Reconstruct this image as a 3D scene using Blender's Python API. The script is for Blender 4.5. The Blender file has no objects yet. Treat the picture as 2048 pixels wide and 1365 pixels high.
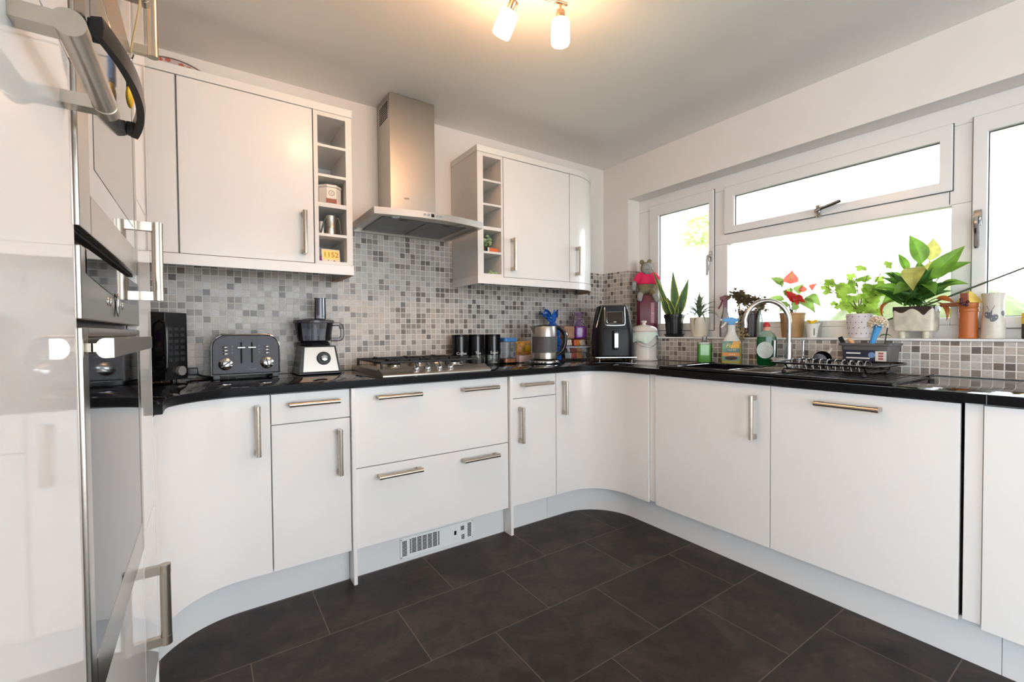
# White gloss kitchen with a black worktop, window on the right, tall oven housing on the left.
# World: +y towards the tiled back wall, +x towards the window wall, camera stands over (0, 0).
import bpy, bmesh, math, random
from mathutils import Vector, Matrix
SC = bpy.context.scene
C = SC.collection
rad = math.radians
rnd = random.Random(11)
V = Vector

# ------------------------------------------------------------------ mesh builder
class MB:
    """Collects shapes into one mesh."""
    def __init__(s):
        s.bm = bmesh.new(); s.wn = False
    def add(s, vs, fs, M=None):
        if M is not None:
            vs = [M @ V(v) for v in vs]
        bv = [s.bm.verts.new(v) for v in vs]
        for f in fs:
            try:
                s.bm.faces.new([bv[i] for i in f])
            except ValueError:
                pass
        return s
    def _take(s, t, M=None):
        t.verts.ensure_lookup_table(); t.verts.index_update()
        s.add([v.co.copy() for v in t.verts], [[v.index for v in f.verts] for f in t.faces], M)
        t.free()
        return s
    def box(s, x0, x1, y0, y1, z0, z1, bev=0.0, M=None, seg=2):
        vs = [(x, y, z) for x in (x0, x1) for y in (y0, y1) for z in (z0, z1)]
        fs = [(0, 1, 3, 2), (4, 6, 7, 5), (0, 4, 5, 1), (2, 3, 7, 6), (0, 2, 6, 4), (1, 5, 7, 3)]
        if not bev:
            return s.add(vs, fs, M)
        s.wn = True; t = bmesh.new()
        bv = [t.verts.new(v) for v in vs]
        for f in fs:
            t.faces.new([bv[i] for i in f])
        bmesh.ops.recalc_face_normals(t, faces=t.faces)
        bmesh.ops.bevel(t, geom=list(t.edges), offset=bev, segments=seg, profile=0.5, affect='EDGES')
        return s._take(t, M)
    def cyl(s, p0, p1, r0, r1=None, seg=24, caps=True, M=None):
        r1 = r0 if r1 is None else r1
        p0, p1 = V(p0), V(p1)
        d = (p1 - p0).normalized()
        a = d.orthogonal().normalized(); b = d.cross(a)
        vs = []
        for p, r in ((p0, r0), (p1, r1)):
            for i in range(seg):
                t = 2 * math.pi * i / seg
                vs.append(p + a * (r * math.cos(t)) + b * (r * math.sin(t)))
        fs = [(i, (i + 1) % seg, seg + (i + 1) % seg, seg + i) for i in range(seg)]
        if caps:
            fs += [tuple(range(seg)), tuple(range(seg, 2 * seg))]
        return s.add(vs, fs, M)
    def lathe(s, prof, c=(0, 0, 0), seg=32, M=None, sx=1.0, sy=1.0, caps=True):
        vs, fs, n = [], [], len(prof)
        for r, z in prof:
            r = max(r, 1e-5)
            for i in range(seg):
                t = 2 * math.pi * i / seg
                vs.append((c[0] + sx * r * math.cos(t), c[1] + sy * r * math.sin(t), c[2] + z))
        for k in range(n - 1):
            for i in range(seg):
                j = (i + 1) % seg
                fs.append((k * seg + i, k * seg + j, (k + 1) * seg + j, (k + 1) * seg + i))
        if caps:
            fs += [tuple(range(seg)), tuple(range((n - 1) * seg, n * seg))]
        return s.add(vs, fs, M)
    def tube(s, pts, r, seg=10, closed=False, M=None):
        pts = [V(p) for p in pts]
        n = len(pts)
        rr = r if isinstance(r, (list, tuple)) else [r] * n
        tang = []
        for i in range(n):
            if closed:
                tang.append((pts[(i + 1) % n] - pts[i - 1]).normalized())
            else:
                tang.append((pts[min(i + 1, n - 1)] - pts[max(i - 1, 0)]).normalized())
        a = tang[0].orthogonal().normalized()
        vs = []
        for i in range(n):
            a = (a - tang[i] * a.dot(tang[i]))
            a = a.normalized() if a.length > 1e-6 else tang[i].orthogonal().normalized()
            b = tang[i].cross(a)
            for k in range(seg):
                t = 2 * math.pi * k / seg
                vs.append(pts[i] + a * (rr[i] * math.cos(t)) + b * (rr[i] * math.sin(t)))
        fs = []
        for i in range(n if closed else n - 1):
            j = (i + 1) % n
            for k in range(seg):
                l = (k + 1) % seg
                fs.append((i * seg + k, i * seg + l, j * seg + l, j * seg + k))
        if not closed:
            fs += [tuple(range(seg)), tuple(range((n - 1) * seg, n * seg))]
        return s.add(vs, fs, M)
    def prism(s, poly, z0, z1, M=None, bev=0.0):
        n = len(poly)
        vs = [(x, y, z0) for x, y in poly] + [(x, y, z1) for x, y in poly]
        fs = [(i, (i + 1) % n, n + (i + 1) % n, n + i) for i in range(n)]
        fs += [tuple(range(n)), tuple(range(n, 2 * n))]
        if not bev:
            return s.add(vs, fs, M)
        s.wn = True; t = bmesh.new()
        bv = [t.verts.new(v) for v in vs]
        for f in fs:
            t.faces.new([bv[i] for i in f])
        bmesh.ops.recalc_face_normals(t, faces=t.faces)
        ed = [e for e in t.edges if abs(e.verts[0].co.z - e.verts[1].co.z) < 1e-6]
        bmesh.ops.bevel(t, geom=ed, offset=bev, segments=2, profile=0.5, affect='EDGES')
        return s._take(t, M)
    def ell(s, c, r, M=None, nu=20, nv=12):
        if not isinstance(r, (tuple, list)):
            r = (r, r, r)
        vs = [(c[0], c[1], c[2] + r[2])]
        for j in range(1, nv):
            p = math.pi * j / nv
            for i in range(nu):
                t = 2 * math.pi * i / nu
                vs.append((c[0] + r[0] * math.sin(p) * math.cos(t), c[1] + r[1] * math.sin(p) * math.sin(t), c[2] + r[2] * math.cos(p)))
        vs.append((c[0], c[1], c[2] - r[2]))
        fs = [(0, 1 + i, 1 + (i + 1) % nu) for i in range(nu)]
        for j in range(nv - 2):
            for i in range(nu):
                a = 1 + j * nu
                fs.append((a + i, a + nu + i, a + nu + (i + 1) % nu, a + (i + 1) % nu))
        a, l = 1 + (nv - 2) * nu, len(vs) - 1
        fs += [(l, a + (i + 1) % nu, a + i) for i in range(nu)]
        return s.add(vs, fs, M)
    def grid(s, fn, nu, nv, M=None):
        vs = [fn(i / nu, j / nv) for j in range(nv + 1) for i in range(nu + 1)]
        w = nu + 1
        fs = [(j * w + i, j * w + i + 1, (j + 1) * w + i + 1, (j + 1) * w + i) for j in range(nv) for i in range(nu)]
        return s.add(vs, fs, M)
    def leaf(s, base, tip, width, lift=0.0, fold=0.2, up=(0, 0, 1), n=8, shape=0.8, twist=0.0):
        """A leaf blade from base to tip; lift raises its middle."""
        base, tip, up = V(base), V(tip), V(up)
        d = tip - base
        side0 = d.cross(up)
        side0 = side0.normalized() if side0.length > 1e-6 else V((1, 0, 0))
        nrm0 = side0.cross(d).normalized()
        vs = []
        for i in range(n + 1):
            t = i / n
            p = base + d * t + nrm0 * (lift * 4 * t * (1 - t))
            w = width * max(math.sin(math.pi * min(1, t ** shape)), 0.03)
            a = twist * t
            sd = side0 * math.cos(a) + nrm0 * math.sin(a)
            nn = nrm0 * math.cos(a) - side0 * math.sin(a)
            vs += [p - sd * w * 0.5 + nn * w * fold, p, p + sd * w * 0.5 + nn * w * fold]
        fs = []
        for i in range(n):
            q = i * 3
            fs += [(q, q + 1, q + 4, q + 3), (q + 1, q + 2, q + 5, q + 4)]
        return s.add(vs, fs)
    def blob_leaf(s, c, nrm, size, spin, outline):
        """A flat lobed or heart-shaped leaf from a polar outline, slightly cupped."""
        c, nrm = V(c), V(nrm).normalized()
        a = nrm.orthogonal().normalized(); b = nrm.cross(a)
        vs = [c]
        n = len(outline)
        for i, r in enumerate(outline):
            t = 2 * math.pi * i / n + spin
            q = r * size
            vs.append(c + a * (q * math.cos(t)) + b * (q * math.sin(t)) - nrm * (0.18 * q * r))
        return s.add(vs, [(0, 1 + i, 1 + (i + 1) % n) for i in range(n)])

LOC = {}
def root_of(o):
    while o.parent is not None:
        o = o.parent
    return o
def obj(name, mb, m, parent=None, ang=35, local=False):
    """Link mb as ONE mesh. Shapes are in world space unless local (a turned thing's own frame)."""
    if parent is not None and not local:
        off = LOC.get(root_of(parent).name)
        if off is not None:
            bmesh.ops.translate(mb.bm, vec=-off, verts=mb.bm.verts)
    bmesh.ops.recalc_face_normals(mb.bm, faces=mb.bm.faces)
    me = bpy.data.meshes.new(name)
    mb.bm.to_mesh(me); mb.bm.free()
    if m is not None:
        me.materials.append(m)
    me.polygons.foreach_set('use_smooth', [True] * len(me.polygons))
    me.set_sharp_from_angle(angle=rad(ang))
    o = bpy.data.objects.new(name, me)
    C.objects.link(o)
    if mb.wn:                              # flat faces stay flat between rounded edges
        o.modifiers.new('flat_faces', 'WEIGHTED_NORMAL').keep_sharp = True
    if parent is not None:
        o.parent = parent
    return o
def tag(o, label, cat, group=None, kind=None):
    o['label'] = label; o['category'] = cat
    if group: o['group'] = group
    if kind: o['kind'] = kind
    return o
def thing(name, label, cat, loc, rz=0.0, group=None):
    o = bpy.data.objects.new(name, None)
    o.empty_display_size = 0.05
    C.objects.link(o)
    o.location = loc; o.rotation_euler = (0, 0, rz)
    LOC[o.name] = V(loc)
    return tag(o, label, cat, group)
def struct(name, mb, m, label, cat, parent=None):
    o = obj(name, mb, m, parent)
    if parent is None:
        tag(o, label, cat, kind='structure')
    return o
def lettering(s, size, m, parent, loc, rot, extrude=0.0004, align='CENTER', shear=0.0, name='lettering', local=False):
    cu = bpy.data.curves.new(name, 'FONT')
    cu.body = s; cu.size = size; cu.extrude = extrude; cu.align_x = align; cu.shear = shear; cu.resolution_u = 3
    t = bpy.data.objects.new('tmp', cu); C.objects.link(t)
    bpy.context.view_layer.update()
    me = bpy.data.meshes.new_from_object(t.evaluated_get(bpy.context.evaluated_depsgraph_get()))
    bpy.data.objects.remove(t)
    loc = V(loc)
    if parent is not None and not local:
        loc = loc - LOC.get(root_of(parent).name, V((0, 0, 0)))
    me.transform(Matrix.Translation(loc) @ rot)
    me.materials.clear(); me.materials.append(m)
    o = bpy.data.objects.new(name, me); C.objects.link(o); o.parent = parent
    return o
def frame_rot(xa, ya):
    """Rotation whose local x, y point along xa, ya."""
    xa, ya = V(xa).normalized(), V(ya).normalized()
    za = xa.cross(ya)
    return Matrix((xa, ya, za)).transposed().to_4x4()
def smooth_path(pts, n=8, closed=False):
    pts = [V(p) for p in pts]
    out, m = [], len(pts)
    for i in range(m if closed else m - 1):
        p1, p2 = pts[i], pts[(i + 1) % m]
        p0 = pts[i - 1] if (closed or i > 0) else p1 * 2 - p2
        p3 = pts[(i + 2) % m] if (closed or i + 2 < m) else p2 * 2 - p1
        for k in range(n):
            t = k / n
            out.append(0.5 * ((2 * p1) + (p2 - p0) * t + (2 * p0 - 5 * p1 + 4 * p2 - p3) * t * t + (3 * p1 - p0 - 3 * p2 + p3) * t ** 3))
    if not closed:
        out.append(pts[-1])
    return out
def evaluated(o, name):
    """Bake o's modifiers into a plain mesh."""
    bpy.context.view_layer.update()
    me = bpy.data.meshes.new_from_object(o.evaluated_get(bpy.context.evaluated_depsgraph_get()))
    me.name = name
    o.modifiers.clear()
    o.data = me
    return o
def rrect(x0, x1, y0, y1, r, n=5):
    out = []
    for cx, cy, a0 in ((x1 - r, y1 - r, 0), (x0 + r, y1 - r, 90), (x0 + r, y0 + r, 180), (x1 - r, y0 + r, 270)):
        for i in range(n + 1):
            a = rad(a0 + 90 * i / n)
            out.append((cx + r * math.cos(a), cy + r * math.sin(a)))
    return out

# ------------------------------------------------------------------ materials
def lin(c):
    f = lambda v: (v / 255 / 12.92) if v / 255 <= 0.04045 else ((v / 255 + 0.055) / 1.055) ** 2.4
    return (f(c[0]), f(c[1]), f(c[2]), 1.0)
def mat(name, rgb, rough=0.5, metal=0.0, coat=0.0, emit=0.0, ior=1.5, spec=0.5, trans=0.0, noise=None, bump=None, sub=0.0):
    """rgb is sRGB 0-255. noise=(scale, amount): mottling of the colour; bump=(scale, strength)."""
    m = bpy.data.materials.new(name); m.use_nodes = True
    nt = m.node_tree; b = nt.nodes['Principled BSDF']
    b.inputs['Base Color'].default_value = lin(rgb)
    b.inputs['Roughness'].default_value = rough
    b.inputs['Metallic'].default_value = metal
    b.inputs['IOR'].default_value = ior
    b.inputs['Specular IOR Level'].default_value = spec
    b.inputs['Coat Weight'].default_value = coat
    b.inputs['Coat Roughness'].default_value = 0.03
    b.inputs['Transmission Weight'].default_value = trans
    b.inputs['Subsurface Weight'].default_value = sub
    if emit:
        b.inputs['Emission Color'].default_value = lin(rgb); b.inputs['Emission Strength'].default_value = emit
    if noise or bump:
        tc = nt.nodes.new('ShaderNodeTexCoord')
    if noise:
        n = nt.nodes.new('ShaderNodeTexNoise'); n.inputs['Scale'].default_value = noise[0]; n.inputs['Detail'].default_value = 6
        nt.links.new(tc.outputs['Object'], n.inputs['Vector'])
        r = nt.nodes.new('ShaderNodeMapRange'); r.inputs[1].default_value = 0.3; r.inputs[2].default_value = 0.7
        r.inputs[3].default_value = 1 - noise[1]; r.inputs[4].default_value = 1 + noise[1]
        nt.links.new(n.outputs['Fac'], r.inputs[0])
        x = nt.nodes.new('ShaderNodeMix'); x.data_type = 'RGBA'; x.blend_type = 'MULTIPLY'; x.inputs[0].default_value = 1
        x.inputs[6].default_value = lin(rgb)
        nt.links.new(r.outputs[0], x.inputs[7]); nt.links.new(x.outputs[2], b.inputs['Base Color'])
    if bump:
        n2 = nt.nodes.new('ShaderNodeTexNoise'); n2.inputs['Scale'].default_value = bump[0]; n2.inputs['Detail'].default_value = 4
        nt.links.new(tc.outputs['Object'], n2.inputs['Vector'])
        bp = nt.nodes.new('ShaderNodeBump'); bp.inputs['Strength'].default_value = bump[1]; bp.inputs['Distance'].default_value = 0.002
        nt.links.new(n2.outputs['Fac'], bp.inputs['Height']); nt.links.new(bp.outputs[0], b.inputs['Normal'])
    return m
def thin_glass(name, tint=(255, 255, 255), rough=0.0, haze=0.0, refl=1.0):
    """A clear sheet: see-through with Fresnel reflection; haze adds a little diffuse body."""
    m = bpy.data.materials.new(name); m.use_nodes = True
    nt = m.node_tree; nt.nodes.clear(); N, L = nt.nodes.new, nt.links.new
    out = N('ShaderNodeOutputMaterial'); tr = N('ShaderNodeBsdfTransparent'); gl = N('ShaderNodeBsdfGlossy'); fr = N('ShaderNodeFresnel')
    tr.inputs[0].default_value = lin(tint); gl.inputs['Roughness'].default_value = rough; fr.inputs[0].default_value = 1.45
    mu = N('ShaderNodeMath'); mu.operation = 'MULTIPLY'; mu.inputs[1].default_value = refl; L(fr.outputs[0], mu.inputs[0])
    mx = N('ShaderNodeMixShader'); L(mu.outputs[0], mx.inputs[0]); L(gl.outputs[0], mx.inputs[2])
    if haze:
        df = N('ShaderNodeBsdfDiffuse'); df.inputs[0].default_value = lin(tint)
        m2 = N('ShaderNodeMixShader'); m2.inputs[0].default_value = haze
        L(tr.outputs[0], m2.inputs[1]); L(df.outputs[0], m2.inputs[2]); L(m2.outputs[0], mx.inputs[1])
    else:
        L(tr.outputs[0], mx.inputs[1])
    L(mx.outputs[0], out.inputs[0])
    return m
def steel(name, rgb=(188, 182, 174), rough=0.28, stretch=(1, 1, 60)):
    """Brushed steel: fine streaks along one axis in roughness and bump."""
    m = mat(name, rgb, rough, 1.0)
    nt = m.node_tree; b = nt.nodes['Principled BSDF']; N, L = nt.nodes.new, nt.links.new
    tc = N('ShaderNodeTexCoord'); mp = N('ShaderNodeMapping'); mp.inputs['Scale'].default_value = stretch
    n = N('ShaderNodeTexNoise'); n.inputs['Scale'].default_value = 14; n.inputs['Detail'].default_value = 5
    L(tc.outputs['Object'], mp.inputs[0]); L(mp.outputs[0], n.inputs['Vector'])
    r = N('ShaderNodeMapRange'); r.inputs[3].default_value = rough * 0.75; r.inputs[4].default_value = rough * 1.3
    L(n.outputs['Fac'], r.inputs[0]); L(r.outputs[0], b.inputs['Roughness'])
    bp = N('ShaderNodeBump'); bp.inputs['Strength'].default_value = 0.012; bp.inputs['Distance'].default_value = 0.001
    L(n.outputs['Fac'], bp.inputs['Height']); L(bp.outputs[0], b.inputs['Normal'])
    return m

def tile_mat():
    """Stone mosaic: UV is in tiles. Each tile gets its own grey, with soft veins and pale grout."""
    m = bpy.data.materials.new('mosaic_tile'); m.use_nodes = True
    nt = m.node_tree; b = nt.nodes['Principled BSDF']; N, L = nt.nodes.new, nt.links.new
    uv = N('ShaderNodeUVMap')
    fl = N('ShaderNodeVectorMath'); fl.operation = 'FLOOR'; L(uv.outputs[0], fl.inputs[0])
    fr = N('ShaderNodeVectorMath'); fr.operation = 'FRACTION'; L(uv.outputs[0], fr.inputs[0])
    wn = N('ShaderNodeTexWhiteNoise'); wn.noise_dimensions = '2D'; L(fl.outputs[0], wn.inputs['Vector'])
    cr = N('ShaderNodeValToRGB'); cr.color_ramp.interpolation = 'CONSTANT'
    stops = [(0.0, (202, 195, 189)), (0.28, (186, 178, 171)), (0.48, (196, 184, 172)), (0.62, (170, 161, 154)),
             (0.76, (142, 132, 125)), (0.88, (112, 104, 99)), (0.95, (124, 110, 100))]
    el = cr.color_ramp.elements
    el[0].position = 0; el[0].color = lin(stops[0][1]); el[1].position = stops[1][0]; el[1].color = lin(stops[1][1])
    for p, c in stops[2:]:
        e = el.new(p); e.color = lin(c)
    L(wn.outputs['Value'], cr.inputs[0])
    # veins: stretched noise, shifted per tile
    ad = N('ShaderNodeVectorMath'); ad.operation = 'MULTIPLY_ADD'; L(wn.outputs['Color'], ad.inputs[0]); ad.inputs[1].default_value = (40, 40, 40); L(uv.outputs[0], ad.inputs[2])
    mp = N('ShaderNodeMapping'); mp.inputs['Scale'].default_value = (1.2, 4.5, 1); L(ad.outputs[0], mp.inputs[0])
    ns = N('ShaderNodeTexNoise'); ns.inputs['Scale'].default_value = 1.6; ns.inputs['Detail'].default_value = 5; L(mp.outputs[0], ns.inputs['Vector'])
    mr = N('ShaderNodeMapRange'); mr.inputs[1].default_value = 0.3; mr.inputs[2].default_value = 0.7; mr.inputs[3].default_value = 0.84; mr.inputs[4].default_value = 1.12
    L(ns.outputs['Fac'], mr.inputs[0])
    mu = N('ShaderNodeMix'); mu.data_type = 'RGBA'; mu.blend_type = 'MULTIPLY'; mu.inputs[0].default_value = 1
    L(cr.outputs[0], mu.inputs[6]); L(mr.outputs[0], mu.inputs[7])
    # grout mask
    sp = N('ShaderNodeSeparateXYZ'); L(fr.outputs[0], sp.inputs[0])
    def edge(o):
        a = N('ShaderNodeMath'); a.operation = 'SUBTRACT'; L(o, a.inputs[0]); a.inputs[1].default_value = 0.5
        c = N('ShaderNodeMath'); c.operation = 'ABSOLUTE'; L(a.outputs[0], c.inputs[0]); return c.outputs[0]
    mxx = N('ShaderNodeMath'); mxx.operation = 'MAXIMUM'; L(edge(sp.outputs[0]), mxx.inputs[0]); L(edge(sp.outputs[1]), mxx.inputs[1])
    gm = N('ShaderNodeMapRange'); gm.inputs[1].default_value = 0.425; gm.inputs[2].default_value = 0.45; L(mxx.outputs[0], gm.inputs[0])
    gx = N('ShaderNodeMix'); gx.data_type = 'RGBA'; L(gm.outputs[0], gx.inputs[0]); L(mu.outputs[2], gx.inputs[6]); gx.inputs[7].default_value = lin((236, 231, 224))
    L(gx.outputs[2], b.inputs['Base Color'])
    rr = N('ShaderNodeMapRange'); rr.inputs[3].default_value = 0.3; rr.inputs[4].default_value = 0.8; L(gm.outputs[0], rr.inputs[0]); L(rr.outputs[0], b.inputs['Roughness'])
    bp = N('ShaderNodeBump'); bp.invert = True; bp.inputs['Strength'].default_value = 0.5; bp.inputs['Distance'].default_value = 0.0015
    L(gm.outputs[0], bp.inputs['Height']); L(bp.outputs[0], b.inputs['Normal'])
    return m
def floor_mat():
    """Dark slate-look tiles, half bond, thin paler joints. Object space is metres."""
    m = bpy.data.materials.new('slate_floor'); m.use_nodes = True
    nt = m.node_tree; b = nt.nodes['Principled BSDF']; N, L = nt.nodes.new, nt.links.new
    tc = N('ShaderNodeTexCoord'); sp = N('ShaderNodeSeparateXYZ'); L(tc.outputs['Object'], sp.inputs[0])
    def M(op, a, c=None, d=None):
        n = N('ShaderNodeMath'); n.operation = op
        for i, v in enumerate((a, c, d)):
            if v is None: continue
            if isinstance(v, (int, float)): n.inputs[i].default_value = v
            else: L(v, n.inputs[i])
        return n.outputs[0]
    ty = M('DIVIDE', M('SUBTRACT', sp.outputs[1], 1.0565), 0.3375)
    row = M('FLOOR', ty); fy = M('FRACT', ty)
    odd = M('FLOORED_MODULO', row, 2.0)
    tx = M('ADD', M('DIVIDE', M('SUBTRACT', sp.outputs[0], 0.866), 0.507), M('MULTIPLY', odd, 0.5))
    col = M('FLOOR', tx); fx = M('FRACT', tx)
    ex = M('MULTIPLY', M('SUBTRACT', 0.5, M('ABSOLUTE', M('SUBTRACT', fx, 0.5))), 0.507)
    ey = M('MULTIPLY', M('SUBTRACT', 0.5, M('ABSOLUTE', M('SUBTRACT', fy, 0.5))), 0.3375)
    e = M('MINIMUM', ex, ey)
    gm = N('ShaderNodeMapRange'); gm.inputs[1].default_value = 0.0008; gm.inputs[2].default_value = 0.0022; gm.inputs[3].default_value = 1; gm.inputs[4].default_value = 0; L(e, gm.inputs[0])
    cb = N('ShaderNodeCombineXYZ'); L(col, cb.inputs[0]); L(row, cb.inputs[1])
    wn = N('ShaderNodeTexWhiteNoise'); wn.noise_dimensions = '2D'; L(cb.outputs[0], wn.inputs['Vector'])
    sh = N('ShaderNodeVectorMath'); sh.operation = 'MULTIPLY_ADD'; L(wn.outputs['Color'], sh.inputs[0]); sh.inputs[1].default_value = (9, 9, 9); L(tc.outputs['Object'], sh.inputs[2])
    n1 = N('ShaderNodeTexNoise'); n1.inputs['Scale'].default_value = 5.5; n1.inputs['Detail'].default_value = 9; n1.inputs['Roughness'].default_value = 0.65; n1.inputs['Distortion'].default_value = 0.6
    L(sh.outputs[0], n1.inputs['Vector'])
    cr = N('ShaderNodeValToRGB'); el = cr.color_ramp.elements
    el[0].position = 0.3; el[0].color = lin((20, 17, 15)); el[1].position = 0.72; el[1].color = lin((68, 55, 48))
    q = el.new(0.5); q.color = lin((42, 36, 33))
    L(n1.outputs['Fac'], cr.inputs[0])
    n3 = N('ShaderNodeTexNoise'); n3.inputs['Scale'].default_value = 40; n3.inputs['Detail'].default_value = 6; L(sh.outputs[0], n3.inputs['Vector'])
    r3 = N('ShaderNodeMapRange'); r3.inputs[1].default_value = 0.3; r3.inputs[2].default_value = 0.7; r3.inputs[3].default_value = 0.82; r3.inputs[4].default_value = 1.18; L(n3.outputs['Fac'], r3.inputs[0])
    mu = N('ShaderNodeMix'); mu.data_type = 'RGBA'; mu.blend_type = 'MULTIPLY'; mu.inputs[0].default_value = 1; L(cr.outputs[0], mu.inputs[6]); L(r3.outputs[0], mu.inputs[7])
    gx = N('ShaderNodeMix'); gx.data_type = 'RGBA'; L(gm.outputs[0], gx.inputs[0]); L(mu.outputs[2], gx.inputs[6]); gx.inputs[7].default_value = lin((104, 92, 82))
    L(gx.outputs[2], b.inputs['Base Color'])
    b.inputs['Roughness'].default_value = 0.48; b.inputs['Specular IOR Level'].default_value = 0.35
    bp = N('ShaderNodeBump'); bp.inputs['Strength'].default_value = 0.15; bp.inputs['Distance'].default_value = 0.002; L(n1.outputs['Fac'], bp.inputs['Height']); L(bp.outputs[0], b.inputs['Normal'])
    return m
def granite_mat():
    m = mat('black_granite', (15, 15, 16), 0.06)
    nt = m.node_tree; b = nt.nodes['Principled BSDF']; N, L = nt.nodes.new, nt.links.new
    tc = N('ShaderNodeTexCoord'); n = N('ShaderNodeTexNoise'); n.inputs['Scale'].default_value = 260; n.inputs['Detail'].default_value = 3
    L(tc.outputs['Object'], n.inputs['Vector'])
    cr = N('ShaderNodeValToRGB'); el = cr.color_ramp.elements
    el[0].position = 0.55; el[0].color = lin((15, 15, 16)); el[1].position = 0.8; el[1].color = lin((38, 36, 35))
    L(n.outputs['Fac'], cr.inputs[0]); L(cr.outputs[0], b.inputs['Base Color'])
    # the sawn front edge is rougher than the polished top
    ge = N('ShaderNodeNewGeometry'); sp = N('ShaderNodeSeparateXYZ'); L(ge.outputs['True Normal'], sp.inputs[0])
    r = N('ShaderNodeMapRange'); r.inputs[1].default_value = 0.3; r.inputs[2].default_value = 0.9; r.inputs[3].default_value = 0.4; r.inputs[4].default_value = 0.05
    L(sp.outputs[2], r.inputs[0]); L(r.outputs[0], b.inputs['Roughness'])
    r2 = N('ShaderNodeMapRange'); r2.inputs[1].default_value = 0.3; r2.inputs[2].default_value = 0.9; r2.inputs[3].default_value = 0.12; r2.inputs[4].default_value = 0.5
    L(sp.outputs[2], r2.inputs[0]); L(r2.outputs[0], b.inputs['Specular IOR Level'])
    return m

W_GLOSS = mat('white_gloss_door', (238, 236, 234), 0.2)
W_TALL = mat('white_high_gloss', (238, 236, 234), 0.04)
W_SATIN = mat('white_melamine', (228, 226, 223), 0.35)
W_PLINTH = mat('white_plinth', (226, 226, 226), 0.3)
W_WALL = mat('white_wall_paint', (241, 236, 231), 0.8, bump=(60, 0.05))
W_CEIL = mat('ceiling_paint', (243, 240, 236), 0.9)
W_UPVC = mat('white_upvc', (238, 236, 235), 0.25)
OAK = mat('oak_edging', (150, 98, 52), 0.5, noise=(30, 0.25))
TILE = tile_mat(); FLOOR = floor_mat(); GRANITE = granite_mat()
STEEL = steel('brushed_steel')
STEEL_H = steel('brushed_steel_sideways', rough=.33, stretch=(60, 60, 1))
HANDLE = mat('brushed_nickel', (194, 184, 170), 0.27, 1.0)
SATIN = mat('satin_steel', (184, 178, 170), 0.24, 1.0)
CHROME = mat('chrome', (205, 205, 206), 0.07, 1.0)
BLACK_GL = mat('black_glass', (10, 10, 11), 0.04)
BLACK = mat('black_plastic', (20, 20, 21), 0.35)
BLACK_S = mat('black_satin', (24, 24, 25), 0.25)
IRON = mat('cast_iron', (22, 22, 23), 0.55, bump=(200, 0.2))
DARK = mat('dark_gap', (12, 12, 12), 0.8)
GREY_MTL = steel('grey_filter_mesh', (120, 122, 124), 0.42)
CLEAR = thin_glass('window_glass')
CLEAR_P = thin_glass('clear_plastic', (247, 249, 252), 0.03, 0.05)
SMOKE_P = thin_glass('smoky_plastic', (238, 239, 243), 0.03, 0.02)
WHITE_P = mat('white_plastic', (236, 236, 234), 0.3)
GREY_P = mat('grey_plastic', (96, 93, 92), 0.45)
SOIL = mat('potting_soil', (40, 28, 22), 0.95, noise=(120, 0.5), bump=(90, 0.8))
INK = mat('white_print', (235, 235, 232), 0.6)
INK_D = mat('dark_print', (30, 30, 32), 0.6)
# ------------------------------------------------------------------ measures (metres)
XW, YW, ZC = 2.681, 2.607, 2.411          # window wall, tiled wall, ceiling
XL, YN = -0.745, -2.6                     # wall behind the tall units, wall behind the camera
XF, YF = 2.031, 2.024                     # faces of the base doors: window run, back run
XT = -0.133                               # face of the tall doors
ZT, ZU = 0.904, 0.872                     # worktop top and underside
YU = 2.27                                 # face of the wall units
T = 0.0325                                # mosaic pitch
WY0, WY1, WZ0, WZ1 = -0.14, 2.35, 1.066, 2.115   # window opening
XG = 2.81                                 # room side of the window frame

# ------------------------------------------------------------------ room
struct('floor', MB().box(XL - .2, XW + .3, YN - .2, YW + .2, -.1, 0), FLOOR, 'dark slate tile floor', 'floor')
struct('ceiling', MB().box(XL - .2, XW + .3, YN - .2, YW + .2, ZC, ZC + .1), W_CEIL, 'plain white ceiling', 'ceiling')
struct('wall_back', MB().box(XL - .2, XW + .3, YW, YW + .2, 0, ZC), W_WALL, 'white wall behind the hob', 'wall')
struct('wall_left', MB().box(XL - .2, XL, -.25, YW, 0, ZC).box(XL - .2, XL, YN, -2.35, 0, ZC).box(XL - .2, XL, -2.35, -.25, 2.2, ZC), W_WALL, 'white wall behind the tall units', 'wall')
w = MB()
w.box(XW, XW + .3, YN, YW, 0, WZ0 - .011); w.box(XW, XW + .3, YN, YW, WZ1, ZC)
w.box(XW, XW + .3, WY1, YW, WZ0 - .011, WZ1); w.box(XW, XW + .3, YN, WY0, WZ0 - .011, WZ1)
struct('wall_right', w, W_WALL, 'white wall around the window', 'wall')
w = MB()                                   # wall behind the camera, with a wide doorway added to let daylight in
w.box(XL, -.35, YN - .2, YN, 0, ZC); w.box(2.55, XW, YN - .2, YN, 0, ZC); w.box(-.35, 2.55, YN - .2, YN, 2.2, ZC)
struct('wall_front', w, W_WALL, 'white wall behind the camera', 'wall')
d = MB()  # glazed door added in that unseen opening to bring in fill daylight
for a, b in ((-.35, -.29), (2.49, 2.55), (1.07, 1.13)):
    d.box(a, b, YN - .12, YN - .06, 0, 2.2)
d.box(-.29, 2.49, YN - .12, YN - .06, 2.14, 2.2); d.box(-.29, 2.49, YN - .12, YN - .06, 0, .06)
dr = struct('fill_door_1', d, W_UPVC, 'unseen white glazed door added behind the camera to let daylight in', 'door')
obj('pane', MB().box(-.29, 2.49, YN - .093, YN - .087, .06, 2.14), CLEAR, dr)

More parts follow.
